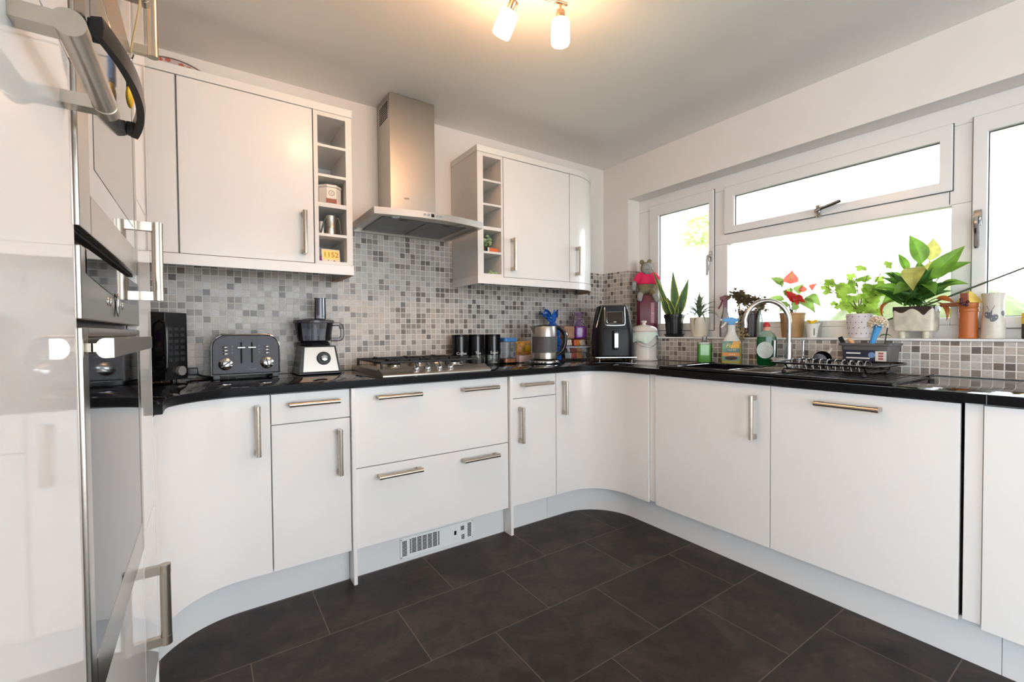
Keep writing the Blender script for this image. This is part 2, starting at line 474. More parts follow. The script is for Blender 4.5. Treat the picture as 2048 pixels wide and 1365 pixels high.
d = MB()  # second unseen glazed door, added to light the window-side units from the left
for a, b in ((-2.35, -2.29), (-.31, -.25), (-1.33, -1.27)):
    d.box(XL - .12, XL - .06, a, b, 0, 2.2)
d.box(XL - .12, XL - .06, -2.29, -.31, 2.14, 2.2); d.box(XL - .12, XL - .06, -2.29, -.31, 0, .06)
dr = struct('fill_door_2', d, W_UPVC, 'unseen white glazed side door added for daylight from the left', 'door')
obj('pane', MB().box(XL - .093, XL - .087, -2.29, -.31, .06, 2.14), CLEAR, dr)

def tiles(name, quads, label):
    """Slabs of mosaic with UV in tile units. quads: (axis, near, far, a0, a1, z0, z1)."""
    mb = MB(); bm = mb.bm
    for ax, near, far, a0, a1, z0, z1 in quads:
        if ax == 'y': mb.box(a0, a1, min(near, far), max(near, far), z0, z1)
        else: mb.box(min(near, far), max(near, far), a0, a1, z0, z1)
    uv = bm.loops.layers.uv.new('UVMap')
    bmesh.ops.recalc_face_normals(bm, faces=bm.faces)
    for f in bm.faces:
        n = f.normal
        for l in f.loops:
            c = l.vert.co
            a = c.x if abs(n.y) > .5 else c.y
            v = c.z - ZT if abs(n.z) < .5 else c.x
            l[uv].uv = ((a + 3.0) / T, v / T)
    return struct(name, mb, TILE, label, 'tiles')
tiles('trim_1', [('y', 2.599, YW, XL, XW, ZT + .001, 1.571), ('y', 2.599, YW, .606, 1.311, 1.571, 1.71)], 'grey stone mosaic tiles on the back wall')
tiles('trim_2', [('x', 2.673, XW, -.9, 2.599, ZT + .001, WZ0 - .012), ('x', 2.673, XW, WY1, 2.599, WZ0 - .012, 1.571), ('y', WY1 - .008, WY1, XW, XG, WZ0, 1.571)],
      'grey stone mosaic tiles below and beside the window')
struct('trim_3', MB().box(2.664, XG + .004, WY0, WY1 - .008, WZ0 - .011, WZ0, .003), W_UPVC, 'white window sill over the mosaic tiles', 'sill')

# ------------------------------------------------------------------ window
win = thing('window_1', 'wide white window with three lights above the sink', 'window', (XG, 1.1, WZ0)); win['kind'] = 'structure'
D0, D1 = XG, XG + .07
fr = MB()
def bar_y(y0, y1, z0, z1, x0=D0): fr.box(x0, D1, y0, y1, z0, z1, .004)
bar_y(WY0, WY1, 2.022, WZ1); bar_y(WY0, WY1, WZ0, WZ0 + .06)
bar_y(2.223, WY1, WZ0 + .06, 2.022); bar_y(WY0, -.014, WZ0 + .06, 2.022)
bar_y(1.634, 1.738, WZ0 + .06, 1.672); bar_y(1.632, 1.738, 1.672, 2.022); bar_y(.486, .572, WZ0 + .06, 1.672); bar_y(.486, .583, 1.672, 2.022)
bar_y(.572, 1.634, 1.667, 1.752); bar_y(.572, 1.634, WZ0 + .06, 1.160)
obj('window_frame', fr, W_UPVC, win)
DARK_LINE = mat('gasket_and_gap_shade', (70, 72, 76), .7)
def sash(name, y0, y1, z0, z1, gy0, gy1, gz0, gz1):
    """Opening light: a lip over the frame, then a deeper inner ring that holds the glass."""
    s = MB(); m = .022
    def ring(a, b, q, g, bev):
        s.box(a, b, q[0], g[0], q[2], q[3], bev); s.box(a, b, g[1], q[1], q[2], q[3], bev)
        s.box(a, b, g[0] - bev, g[1] + bev, q[2], g[2], bev); s.box(a, b, g[0] - bev, g[1] + bev, g[3], q[3], bev)
    ring(XG - .015, XG - .001, (y0, y1, z0, z1), (gy0, gy1, gz0, gz1), .004)
    ring(XG - .002, XG + .040, (y0 + m, y1 - m, z0 + m, z1 - m), (gy0, gy1, gz0, gz1), 0)
    o = obj(name, s, W_UPVC, win)
    k = MB(); e = .0028                    # dark strip painting the shade of the gap round the lip
    ring_ = ((y0 - e, y0, z0 - e, z1 + e), (y1, y1 + e, z0 - e, z1 + e), (y0, y1, z0 - e, z0), (y0, y1, z1, z1 + e))
    for q in ring_:
        k.box(XG - .004, XG - .0006, *q)
    obj('gap_shade', k, DARK_LINE, o)
    g = MB()                               # dark gasket line round the glass
    for q in ((gy0, gy0 + .003, gz0, gz1), (gy1 - .003, gy1, gz0, gz1), (gy0, gy1, gz0, gz0 + .003), (gy0, gy1, gz1 - .003, gz1)):
        g.box(XG + .006, XG + .012, *q)
    obj('gasket', g, DARK_LINE, o)
    obj('pane', MB().box(XG + .008, XG + .012, gy0, gy1, gz0, gz1), CLEAR, o)
    return o
s1 = sash('casement', 1.722, 2.239, WZ0 + .045, 2.045, 1.756, 2.162, 1.160, 1.966)
s2 = sash('fanlight', .567, 1.648, 1.735, 2.034, .611, 1.583, 1.780, 1.968)
s3 = sash('casement', -.03, .502, WZ0 + .045, 2.036, .05, .456, 1.160, 1.960)
obj('pane', MB().box(XG + .03, XG + .034, .572, 1.634, 1.160, 1.667), CLEAR, win)
def win_handle(par, y, z, dy, dz):
    h = MB(); x = XG - .014
    ay, az = (0, 1) if dz else (1, 0)
    h.box(x - .012, x, y - .013 - .02 * ay, y + .013 + .02 * ay, z - .013 - .022 * az, z + .013 + .022 * az, .004)
    h.cyl((x - .012, y, z), (x - .034, y, z), .010)
    L = V((0, dy, dz))
    h.tube(smooth_path([(x - .034, y, z), V((x - .040, y, z)) + L * .25, V((x - .034, y, z)) + L * .6, V((x - .034, y, z)) + L], 5), [.009] * 15 + [.007], 10)
    obj('handle', h, CHROME, par)
win_handle(s1, 1.740, 1.605, .006, -.13)
win_handle(s2, 1.10, 1.758, -.115, .028)
win_handle(s3, .482, 1.592, -.002, -.135)

# ------------------------------------------------------------------ handles, doors
def handle(par, c, along, out, L=.195, r=.0095, d=.037, m=None):
    """Nickel bar on two square posts. c is the middle of the handle on the door face."""
    c, al, ou = V(c), V(along).normalized(), V(out).normalized()
    sd = al.cross(ou)
    h = MB()
    p0, p1 = c + ou * d - al * (L / 2), c + ou * d + al * (L / 2)
    h.cyl(p0, p1, r, seg=28)
    B = Matrix((sd, ou, al)).transposed().to_4x4()
    for s in (-1, 1):
        q = c + al * (s * (L / 2 - .0105))
        h.box(-.0075, .0075, 0, d, -.0105, .0105, M=Matrix.Translation(q) @ B)
        h.cyl(c + ou * d + al * (s * (L / 2 + .0005)), c + ou * d + al * (s * (L / 2 - .021)), r + .0006, seg=28)
    return obj('handle', h, m or HANDLE, par)
def panel(name, par, x0, x1, y0, y1, z0, z1, m=None, bev=.0012):
    return obj(name, MB().box(x0, x1, y0, y1, z0, z1, bev), m or W_GLOSS, par)
def arc(cx, cy, r, a0, a1, n=18):
    return [(cx + r * math.cos(rad(a0 + (a1 - a0) * i / n)), cy + r * math.sin(rad(a0 + (a1 - a0) * i / n))) for i in range(n + 1)]
CL, CR, RC = (.102, 1.789), (1.796, 1.789), .235
def path_left(o, x_end=.206, y_end=1.692):
    """Door line of the left inner corner, pushed o towards the walls; back run first."""
    return [(x_end, YF + o)] + arc(CL[0], CL[1], RC + o, 90, 180) + [(XT - o, y_end)]
def path_right(o, x_end=1.688, y_end=1.637):
    return [(x_end, YF + o)] + arc(CR[0], CR[1], RC + o, 90, 0) + [(XF + o, y_end)]

# ------------------------------------------------------------------ base units
Z0, Z1, TH = .150, .868, .019
def carcass(par, x0, x1, y0, y1, z0=Z0, z1=Z1):
    return obj('carcass', MB().box(x0, x1, y0, y1, z0, z1), W_SATIN, par)
def leg_row(par, pts):
    for x, y in pts:
        obj('leg', MB().cyl((x, y, 0), (x, y, Z0), .018, seg=12), BLACK, par)

# left inner corner with the curved door
t = thing('corner_base_cabinet', 'white base cabinet with curved inward door beside the oven column', 'cabinet', (-.3, 2.2, 0))
o = obj('door', MB().prism(path_left(0) + path_left(TH)[::-1], Z0, .866), W_GLOSS, t, 20)
handle(o, (.161, YF - .0005, .730), (0, 0, 1), (0, -1, 0))
cp = [(.205, 2.046)] + [(.205, 2.596), (-.738, 2.596), (-.738, 1.695), (XT - .024, 1.695)] + arc(CL[0], CL[1], RC + .024, 180, 90)
obj('carcass', MB().prism(cp, Z0, Z1), W_SATIN, t)
leg_row(t, [(-.6, 2.5), (.1, 2.5), (-.6, 1.8)])

# 300 mm unit left of the hob drawers
t = thing('base_cabinet', 'narrow white base cabinet with drawer and door left of the hob drawers', 'cabinet', (.36, 2.3, 0), group='narrow base cabinets')
o = panel('drawer', t, .2105, .5155, YF, YF + TH, .7445, .866); handle(o, (.370, YF, .822), (1, 0, 0), (0, -1, 0))
o = panel('door', t, .2105, .5155, YF, YF + TH, Z0, .7405); handle(o, (.467, YF, .600), (0, 0, 1), (0, -1, 0))
carcass(t, .209, .5165, YF + TH + .002, 2.596); leg_row(t, [(.24, 2.5), (.48, 2.5)])
# hob drawers with full-height end panels
t = thing('drawer_cabinet', 'white wide two-drawer pan cabinet under the hob', 'cabinet', (.94, 2.3, 0))
for z0, z1, zh in ((.5105, .866, .820), (Z0, .5065, .460)):
    o = panel('drawer', t, .5385, 1.3475, YF, YF + TH, z0, z1)
    for x in (.735, 1.166):
        handle(o, (x, YF, zh), (1, 0, 0), (0, -1, 0), .208)
for x0, x1 in ((.5185, .5345), (1.3515, 1.3685)):
    panel('end_panel', t, x0, x1, 2.006, 2.596, 0, .869)
carcass(t, .5375, 1.3485, YF + TH + .002, 2.596); leg_row(t, [(.6, 2.5), (1.28, 2.5)])
# 300 mm unit right of the drawers
t = thing('base_cabinet', 'narrow white base cabinet with drawer and door right of the hob drawers', 'cabinet', (1.53, 2.3, 0), group='narrow base cabinets')
o = panel('drawer', t, 1.3730, 1.6845, YF, YF + TH, .7445, .866); handle(o, (1.535, YF, .817), (1, 0, 0), (0, -1, 0), .208)
o = panel('door', t, 1.3730, 1.6845, YF, YF + TH, Z0, .7405); handle(o, (1.425, YF, .597), (0, 0, 1), (0, -1, 0))
carcass(t, 1.3715, 1.6855, YF + TH + .002, 2.596); leg_row(t, [(1.4, 2.5), (1.65, 2.5)])
# right inner corner
t = thing('corner_base_cabinet', 'white base cabinet with curved inward door below the air fryer', 'cabinet', (2.4, 2.35, 0))
o = obj('door', MB().prism(path_right(0) + path_right(TH)[::-1], Z0, .866), W_GLOSS, t, 20)
handle(o, (1.738, YF - .0005, .720), (0, 0, 1), (0, -1, 0))
panel('filler_strip', t, XF + .009, XF + .024, 1.5915, 1.634, .160, .869)
cp = [(1.687, 2.046), (1.687, 2.596), (2.67, 2.596), (2.67, 1.5915), (XF + .026, 1.5915)] + arc(CR[0], CR[1], RC + .026, 0, 90)
obj('carcass', MB().prism(cp, Z0, Z1), W_SATIN, t)
leg_row(t, [(1.8, 2.5), (2.6, 2.5), (2.6, 1.7)])
# sink unit
t = thing('sink_base_cabinet', 'white single-door base cabinet under the sink', 'cabinet', (2.35, 1.28, 0))
o = panel('door', t, XF, XF + TH, .9845, 1.5885, Z0, .866); handle(o, (XF, 1.048, .720), (0, 0, 1), (-1, 0, 0))
c = MB(); xa = XF + TH + .002
c.box(xa, 2.66, .985, 1.003, Z0, Z1); c.box(xa, 2.66, 1.570, 1.588, Z0, Z1); c.box(xa, 2.66, 1.003, 1.570, Z0, Z0 + .018); c.box(2.642, 2.66, 1.003, 1.570, Z0 + .018, Z1)
obj('carcass', c, W_SATIN, t); leg_row(t, [(2.6, 1.05), (2.6, 1.5)])
# dishwasher
t = thing('dishwasher', 'dishwasher behind a white door with a long bar handle, right of the sink', 'dishwasher', (2.35, .68, 0))
o = panel('door', t, XF, XF + TH, .3855, .9805, Z0, .866); handle(o, (XF, .694, .817), (0, 1, 0), (-1, 0, 0), .208)
obj('body', MB().box(XF + TH + .002, 2.6, .388, .978, .15, .70), GREY_P, t); leg_row(t, [(2.2, .45), (2.5, .9)])
# the unit at the picture's edge
t = thing('base_cabinet', 'white base cabinet with filler strip right of the dishwasher', 'cabinet', (2.35, 0, 0))
panel('filler_strip', t, XF + .004, XF + .020, .333, .3755, .158, .869)
panel('door', t, XF - .004, XF + TH, -.27, .3305, .148, .866)
carcass(t, XF + TH + .002, 2.66, -.27, .375); leg_row(t, [(2.6, -.2), (2.6, .3)])

# plinths
def plinth(name, poly, label):
    tag(obj(name, MB().prism(poly, 0, .146), W_PLINTH, None, 20), label, 'plinth')
pl = lambda f, **k: f(.052, **k) + f(.068, **k)[::-1]
plinth('plinth', pl(path_left, x_end=.5165, y_end=1.691), 'curved white plinth along the floor below the left corner cabinet')
plinth('plinth', [(.5365, 2.076), (1.3495, 2.076), (1.3495, 2.092), (.5365, 2.092)], 'straight white plinth holding the kickspace heater under the hob drawers')
plinth('plinth', [(1.3705, 2.076), (1.6565, 2.076), (1.6565, 2.092), (1.3705, 2.092)], 'short white plinth right of the heater, under the narrow cabinet')
plinth('plinth', pl(path_right, x_end=1.6580, y_end=.2925), 'long curved white plinth below the sink cabinet and dishwasher')
plinth('plinth', [(2.083, .291), (2.083, -.9), (2.099, -.9), (2.099, .291)], 'white plinth under the cabinet right of the dishwasher')

# kickspace heater
t = thing('kickspace_heater', 'white slotted kickspace heater grille set in the plinth under the hob', 'heater', (.95, 2.075, .02))
obj('face_plate', MB().box(.753, 1.152, 2.0705, 2.0755, .019, .119, .0015), WHITE_P, t)
sl = MB()
def slots(x0, x1, z0, z1, n):
    for i in range(n):
        z = z0 + (z1 - z0) * (i + .5) / n
        sl.box(x0, x1, 2.0700, 2.0712, z - .0021, z + .0021)
slots(.762, .786, .030, .105, 11)
for i in range(5):
    slots(.811 + .0275 * i, .834 + .0275 * i, .036, .108, 11)
slots(.800, .808, .036, .108, 11); slots(.9490, .957, .036, .108, 11)
slots(1.118, 1.140, .034, .108, 11); slots(1.078, 1.098, .078, .100, 4); slots(1.082, 1.100, .030, .055, 4)
obj('grille', sl, DARK, t)
obj('rocker_switch', MB().box(1.040, 1.053, 2.0685, 2.0715, .063, .084, .002), BLACK, t)
obj('thermostat_knob', MB().cyl((1.047, 2.0675, .042), (1.047, 2.071, .042), .006), WHITE_P, t)
for x, z in ((.758, .112), (.758, .025), (1.147, .112), (1.147, .026)):
    obj('screw', MB().cyl((x, 2.0698, z), (x, 2.071, z), .003, seg=10), STEEL, t)

# ------------------------------------------------------------------ worktop with a hole for the sink
front = path_left(-.0225)[::-1] + path_right(-.0225, y_end=.5)
poly = front + [(XF - .0225, -.9), (2.672, -.9), (2.672, 2.598), (-.742, 2.598), (-.742, 1.692)]
wt = obj('worktop', MB().prism(poly, ZU, ZT, bev=.0025), GRANITE, None, 30)
tag(wt, 'polished black granite worktop with two inward curves', 'worktop')
SX0, SX1, SY0, SY1 = 2.045, 2.565, .565, 1.578     # sink rim
cut = obj('cutter', MB().prism(rrect(SX0 + .03, SX1 - .03, .99, SY1 - .03, .05), ZU - .1, ZT + .1), None)
b = wt.modifiers.new('hole', 'BOOLEAN'); b.object = cut; b.operation = 'DIFFERENCE'; b.solver = 'EXACT'
evaluated(wt, 'worktop'); wt.data.set_sharp_from_angle(angle=rad(30))
bpy.data.objects.remove(cut)
obj('joint', MB().box(XF - .0226, 2.672, .3215, .3235, ZU, ZT + .0002), mat('worktop_joint', (120, 122, 128), .2), wt)
# ------------------------------------------------------------------ tall units on the left
XB = XT - TH - .002                        # carcass front
def slab(par, name, y0, y1, z0, z1, m=None):
    return panel(name, par, XT - TH, XT, y0, y1, z0, z1, m or W_TALL)
t = thing('tall_fridge_unit', 'tall white gloss unit nearest the camera with a horizontal bar handle', 'cabinet', (-.45, .45, 0))
o = slab(t, 'door', .15, .7705, .15, 1.4505); handle(o, (XT, .6475, 1.388), (0, 1, 0), (1, 0, 0), .192, .0115, .038)
slab(t, 'door', .15, .7705, 1.4535, 2.156)
obj('carcass', MB().box(-.738, XB, .15, .7715, 0.1, 2.157), W_SATIN, t)
obj('plinth', MB().box(-.72, XT - .052, .15, .7715, 0, .1), W_PLINTH, t)
obj('cornice', MB().box(-.738, XT + .004, .15, .7715, 2.158, 2.195), W_GLOSS, t)

t = thing('oven_housing', 'tall white housing that holds the built-in microwave and oven', 'cabinet', (-.45, 1.073, 0))
o = slab(t, 'door', .7745, 1.3715, 1.763, 2.156); handle(o, (XT, 1.14, 1.815), (0, 1, 0), (1, 0, 0), .192, .0105, .038)
slab(t, 'drawer', .7745, 1.3715, .15, .6005)
c = MB()
c.box(-.738, XB, .7735, .7905, .1, 2.157); c.box(-.738, XB, 1.3555, 1.3725, .1, 2.157); c.box(-.738, -.72, .7905, 1.3555, .1, 2.157)
c.box(-.72, XB, .7905, 1.3555, .1, .60); c.box(-.72, XB, .7905, 1.3555, 1.77, 2.157); c.box(-.72, XB - .02, .7905, 1.3555, 1.232, 1.244)
obj('carcass', c, W_SATIN, t)
obj('plinth', MB().box(-.72, XT - .052, .7735, 1.3725, 0, .1), W_PLINTH, t)
obj('cornice', MB().box(-.738, XT + .004, .7735, 1.3725, 2.158, 2.195), W_GLOSS, t)

t = thing('tall_larder_unit', 'slim tall white unit between the oven column and the corner worktop', 'cabinet', (-.45, 1.53, 0))
for z0, z1, zh, L in ((1.4425, 2.156, 1.886, .195), (.6225, 1.4395, 1.290, .190), (.15, .6195, .436, .200)):
    o = slab(t, 'door', 1.3755, 1.6705, z0, z1); handle(o, (XT, 1.411, zh), (0, 0, 1), (1, 0, 0), L, .0115, .038)
obj('carcass', MB().box(-.738, XB, 1.3745, 1.6725, .1, 2.157), W_SATIN, t)
panel('end_panel', t, -.738, XT, 1.6735, 1.689, 0, 2.157)
obj('plinth', MB().box(-.72, XT - .052, 1.3745, 1.6725, 0, .1), W_PLINTH, t)
obj('cornice', MB().box(-.738, XT + .004, 1.3745, 1.689, 2.158, 2.195), W_GLOSS, t)

# built-in microwave
XM = XT + .004                             # appliances stand 4 mm proud
t = thing('built_in_microwave', 'built-in steel microwave with a bowed dark handle above the oven', 'microwave', (-.4, 1.073, 1.25))
f = MB()
f.box(XB + .004, XM, .778, .848, 1.250, 1.757, .002); f.box(XB + .004, XM, 1.330, 1.3705, 1.250, 1.757, .002)
f.box(XB + .004, XM, .848, 1.330, 1.250, 1.306, .002); f.box(XB + .004, XM, .848, 1.330, 1.66, 1.757, .002)
o = obj('door', f, SATIN, t)
obj('door_glass', MB().box(XB + .006, XM - .0008, .848, 1.330, 1.306, 1.66), mat('grey_mirror_glass', (118, 114, 112), .06, .0, coat=1.0), o)
obj('door_window', MB().box(XM - .0006, XM - .0002, .885, 1.318, 1.352, 1.65), mat('window_mesh_glass', (160, 158, 154), .08, .55), o)
obj('vent_slot', MB().box(XB + .004, XM - .010, .778, 1.3705, 1.2455, 1.2495), DARK, t)
obj('body', MB().box(-.68, XB - .002, .80, 1.345, 1.252, 1.70), BLACK, t)
# bowed handle: dark arched bar held off the glass by two end blocks
def bow(y): return .016 + .026 * (1 - ((y - 1.055) / .200) ** 2)
h = MB(); ys = [.855 + .400 * i / 24 for i in range(25)]
pr = []
for y in ys:
    x = XM + bow(y); pr.append([(x - .012, y, 1.533), (x, y, 1.530), (x + .002, y, 1.545), (x, y, 1.560), (x - .012, y, 1.557)])
vs = [p for q in pr for p in q]
h.add(vs, [(i * 5 + k, i * 5 + (k + 1) % 5, i * 5 + 5 + (k + 1) % 5, i * 5 + 5 + k) for i in range(24) for k in range(5)] + [(0, 1, 2, 3, 4), (120, 121, 122, 123, 124)])
h.box(XM, XM + .016, .856, .884, 1.534, 1.556, .002); h.box(XM, XM + .016, 1.226, 1.254, 1.534, 1.556, .002)
ho = obj('handle', h, mat('dark_handle', (38, 34, 32), .28, .35), o)

# oven
t = thing('built_in_oven', 'built-in steel oven with black glass door below the microwave', 'oven', (-.4, 1.073, .605))
obj('control_panel', MB().box(XB + .004, XM, .778, 1.3705, 1.131, 1.2275, .003), SATIN, t)
g = MB()                                   # black display glass: straight top, sagging lower edge
ys = [.808 + .545 * i / 20 for i in range(21)]
gp = [(y, 1.1985 - .020 * math.sin(math.pi * min(1, (y - .808) / .545 * .75 + .02)) - .004) for y in ys]
n = len(gp)
g.add([(XM + .0008, y, z) for y, z in gp] + [(XM + .0008, y, 1.2265) for y, z in gp] + [(XM - .001, y, z) for y, z in gp] + [(XM - .001, y, 1.2265) for y, z in gp],
      [(i, i + 1, n + i + 1, n + i) for i in range(n - 1)] + [(i, i + 1, 2 * n + i + 1, 2 * n + i) for i in range(n - 1)])
obj('display_glass', g, BLACK_GL, t)
for y in (.966, .990, 1.090, 1.114):
    obj('button', MB().ell((XM, y, 1.165), (.0024, .0065, .0075)), CHROME, t)
obj('selector_knob', MB().ell((XM + .003, 1.040, 1.163), (.0030, .0075, .021)), CHROME, t)
f = MB()
f.box(XB + .004, XM, .778, .812, .6055, 1.1225, .003); f.box(XB + .004, XM, 1.336, 1.3705, .6055, 1.1225, .003)
f.box(XB + .004, XM, .812, 1.336, .6055, .676, .003); f.box(XB + .004, XM, .812, 1.336, 1.108, 1.1225, .003)
o = obj('door', f, SATIN, t)
obj('door_glass', MB().box(XB + .006, XM - .001, .812, 1.336, .676, 1.108), BLACK_GL, o)
h = MB()                                   # D-section bar
prof = [(.009 - .010 * math.sin(rad(a)), -.0135 * math.cos(rad(a))) for a in range(0, 181, 18)] + [(.018, .0130), (.018, -.0130)]
np_ = len(prof)
pts = [(XM + .009 + a, y, 1.094 + b) for y in (.800, 1.318) for a, b in prof]
h.add(pts, [(k, (k + 1) % np_, np_ + (k + 1) % np_, np_ + k) for k in range(np_)] + [tuple(range(np_)), tuple(range(np_, 2 * np_))])
for y in (.85, 1.27):
    h.box(XM, XM + .010, y - .012, y + .012, 1.088, 1.100)
obj('handle', h, HANDLE, o)
obj('body', MB().box(-.68, XB - .002, .80, 1.345, .61, 1.225), BLACK, t)

# lanyard with charms hanging from the handle above the microwave
t = thing('key_lanyard', 'blue and yellow charms on a cord hanging in front of the microwave', 'keyring', (XT + .02, 1.185, 1.55))
yl, xl = 1.175, XT + .017
obj('cord', MB().tube([(XT + .038, yl, 1.8035), (XT + .034, yl, 1.765), (xl + .002, yl, 1.674)], .0018, 6), mat('tan_cord', (196, 168, 120), .7), t)
obj('split_ring', MB().tube([(xl + .007 * math.cos(a), yl + .011 * math.sin(a), 1.661 + .012 * math.cos(a)) for a in [i * math.pi / 9 for i in range(18)]], .0012, 6, True), CHROME, t)
obj('blue_charm', MB().box(xl - .004, xl + .004, yl - .024, yl + .020, 1.604, 1.649, .003), mat('blue_fabric', (58, 120, 186), .6, noise=(90, .4)), t)
obj('black_tag', MB().box(xl - .005, xl + .0045, yl - .008, yl + .000, 1.597, 1.645, .001), BLACK, t)
obj('yellow_charm', MB().ell((xl, yl - .006, 1.582), (.006, .022, .020)), mat('yellow_foam', (236, 190, 40), .5), t)

# ------------------------------------------------------------------ wall units
U0, U1 = 1.440, 2.158
def wall_carcass(par, x0, x1):
    return obj('carcass', MB().box(x0, x1, YU + TH + .002, 2.597, U0, U1), W_SATIN, par)
t = thing('corner_wall_cabinet', 'white wall cabinet in the corner above the small black microwave', 'cabinet', (-.4, 2.45, U0))
panel('door', t, -.60, -.0865, YU, YU + TH, U0 + .002, U1 - .002); wall_carcass(t, -.742, -.0845)
t = thing('wall_cabinet', 'wide white wall cabinet with one gloss door above the toaster', 'cabinet', (.17, 2.45, U0))
o = panel('door', t, -.0795, .4270, YU, YU + TH, U0 + .002, U1 - .002); handle(o, (.384, YU, 1.575), (0, 0, 1), (0, -1, 0))
wall_carcass(t, -.0825, .4290)
CELLS = ((2.006, 2.138), (1.866, 1.994), (1.731, 1.854), (1.586, 1.711), (1.455, 1.573))
def cubby(par, x0, xa, xb, x1):
    """Open cells: side panels, back and a shelf between each pair of cells."""
    c = MB(); y0, y1 = YU + .001, 2.597
    c.box(x0, xa, y0, y1, U0, U1); c.box(xb, x1, y0, y1, U0, U1); c.box(xa, xb, y1 - .012, y1, U0, U1)
    obj('carcass', c, W_SATIN, par)
    zs = [U0] + [z for a, b in CELLS[::-1] for z in (a, b)] + [U1]
    for i in range(0, len(zs), 2):
        obj('shelf', MB().box(xa + .0002, xb - .0002, y0 + .0005, y1 - .0125, zs[i], zs[i + 1]), W_SATIN, par)
t = thing('cubby_unit', 'white open column of five small shelves left of the cooker hood', 'shelf unit', (.52, 2.45, U0), group='open shelf columns')
cubby(t, .4320, .4500, .5770, .6050)
t = thing('cubby_unit', 'white open column of five small shelves right of the cooker hood', 'shelf unit', (1.40, 2.45, U0), group='open shelf columns')
cubby(t, 1.3120, 1.3510, 1.4740, 1.4885)
t = thing('wall_cabinet', 'white wall cabinet with one gloss door right of the cooker hood', 'cabinet', (1.75, 2.45, U0))
o = panel('door', t, 1.4930, 2.0145, YU, YU + TH, U0 + .002, U1 - .002); handle(o, (1.549, YU, 1.578), (0, 0, 1), (0, -1, 0))
wall_carcass(t, 1.4900, 2.0155)
def end_path(o, y1=2.597):
    cx, r = 2.070, .327 - o
    return [(2.0185, YU + o)] + [(cx + r * math.sin(rad(a)), 2.597 - r * math.cos(rad(a))) for a in [90 * i / 20 for i in range(21)]]
t = thing('curved_wall_cabinet', 'white wall cabinet with a rounded gloss door at the corner end', 'cabinet', (2.15, 2.5, U0))
o = obj('door', MB().prism(end_path(0) + end_path(TH)[::-1], U0 + .002, U1 - .002), W_GLOSS, t, 20); handle(o, (2.078, YU + .0005, 1.581), (0, 0, 1), (0, -1, 0), .19)
obj('carcass', MB().prism(end_path(TH + .002) + [(2.0185, 2.597)], U0, U1), W_SATIN, t, 20)
def band(name, poly, z0, z1, label, m=None):
    return tag(obj(name, MB().prism(poly, z0, z1, bev=.001), m or W_GLOSS, None, 20), label, 'trim board')
def strip(x0, x1, d, proud=.003):
    return [(x0, YU - proud), (x1, YU - proud), (x1, 2.597), (x1 - d, 2.597), (x1 - d, YU + d), (x0, YU + d)]
band('cornice_board', [(-.742, YU - .003), (.608, YU - .003), (.608, 2.597), (-.742, 2.597)], U1 + .001, 2.195, 'white cornice board on top of the left wall cabinets')
band('pelmet_rail', strip(-.742, .608, .018), 1.394, U0 - .001, 'white pelmet board under the left wall cabinets')
ro = [(1.309, YU - .003), (2.0185, YU - .003)] + [(p[0], p[1]) for p in end_path(-.003)[1:]]
band('cornice_board', ro + [(1.309, 2.597)], U1 + .001, 2.195, 'white rounded cornice board on top of the right wall cabinets')
ri = [(1.327, 2.597), (1.327, YU + .016), (2.0185, YU + .016)] + end_path(.016)[1:]
band('pelmet_rail', [(1.309, 2.597)] + ro + ri[::-1], 1.394, U0 - .001, 'white rounded pelmet board under the right wall cabinets')

for o in list(C.objects):                 # raw oak edge under each pelmet return
    if o.name == 'pelmet_rail':
        obj('oak_edge', MB().box(.572, .607, 2.30, 2.596, 1.3915, 1.3938), OAK, o)
    elif o.name == 'pelmet_rail.001':
        q = end_path(.002)[8:]; q2 = end_path(.050)[8:]
        obj('oak_edge', MB().prism(q + q2[::-1], 1.3915, 1.3938), OAK, o)

# ------------------------------------------------------------------ cooker hood
t = thing('cooker_hood', 'brushed steel chimney cooker hood with bowed front over the hob', 'hood', (.97, 2.4, 1.68))
def hood_outline(x0, x1, ys, yb, bow_):
    n = 16
    f = [(x0 + (x1 - x0) * i / n, ys - bow_ * math.sin(math.pi * i / n)) for i in range(n + 1)]
    return f + [(x1, yb), (x0, yb)]
oa = hood_outline(.670, 1.270, 2.138, 2.597, .045)
mb = MB(); n = len(oa)
ins = hood_outline(.690, 1.250, 2.160, 2.577, .043)
tp = hood_outline(.800, 1.140, 2.35, 2.590, .004)
vs = [(x, y, 1.679) for x, y in oa] + [(x, y, 1.712) for x, y in oa] + [(x, y, 1.775) for x, y in tp] + [(x, y, 1.679) for x, y in ins] + [(x, y, 1.690) for x, y in ins]
fs = []
for i in range(n):
    j = (i + 1) % n
    fs += [(i, j, n + j, n + i), (n + i, n + j, 2 * n + j, 2 * n + i), (i, j, 3 * n + j, 3 * n + i), (3 * n + i, 3 * n + j, 4 * n + j, 4 * n + i)]
fs += [tuple(range(2 * n, 3 * n)), tuple(range(4 * n, 5 * n))]
obj('canopy', mb.add(vs, fs), STEEL_H, t)
for x0, x1 in ((.735, .965), (.975, 1.205)):
    f = MB().box(x0, x1, 2.215, 2.560, 1.6865, 1.6895, .001)
    fo = obj('grease_filter', f, GREY_MTL, t)
    obj('catch', MB().box((x0 + x1) / 2 - .02, (x0 + x1) / 2 + .02, 2.225, 2.235, 1.6845, 1.687), BLACK, fo)
for x in (.795, 1.155):
    obj('spotlight', MB().cyl((x, 2.185, 1.6862), (x, 2.185, 1.6898), .022), CHROME, t)
obj('chimney', MB().box(.840, 1.102, 2.388, 2.597, 1.765, 2.408, .002), STEEL_H, t)
v = MB()
for i in range(8):
    v.box(.8394, .8402, 2.42, 2.56, 2.285 + i * .012, 2.291 + i * .012)
obj('side_vent', v, DARK, t)
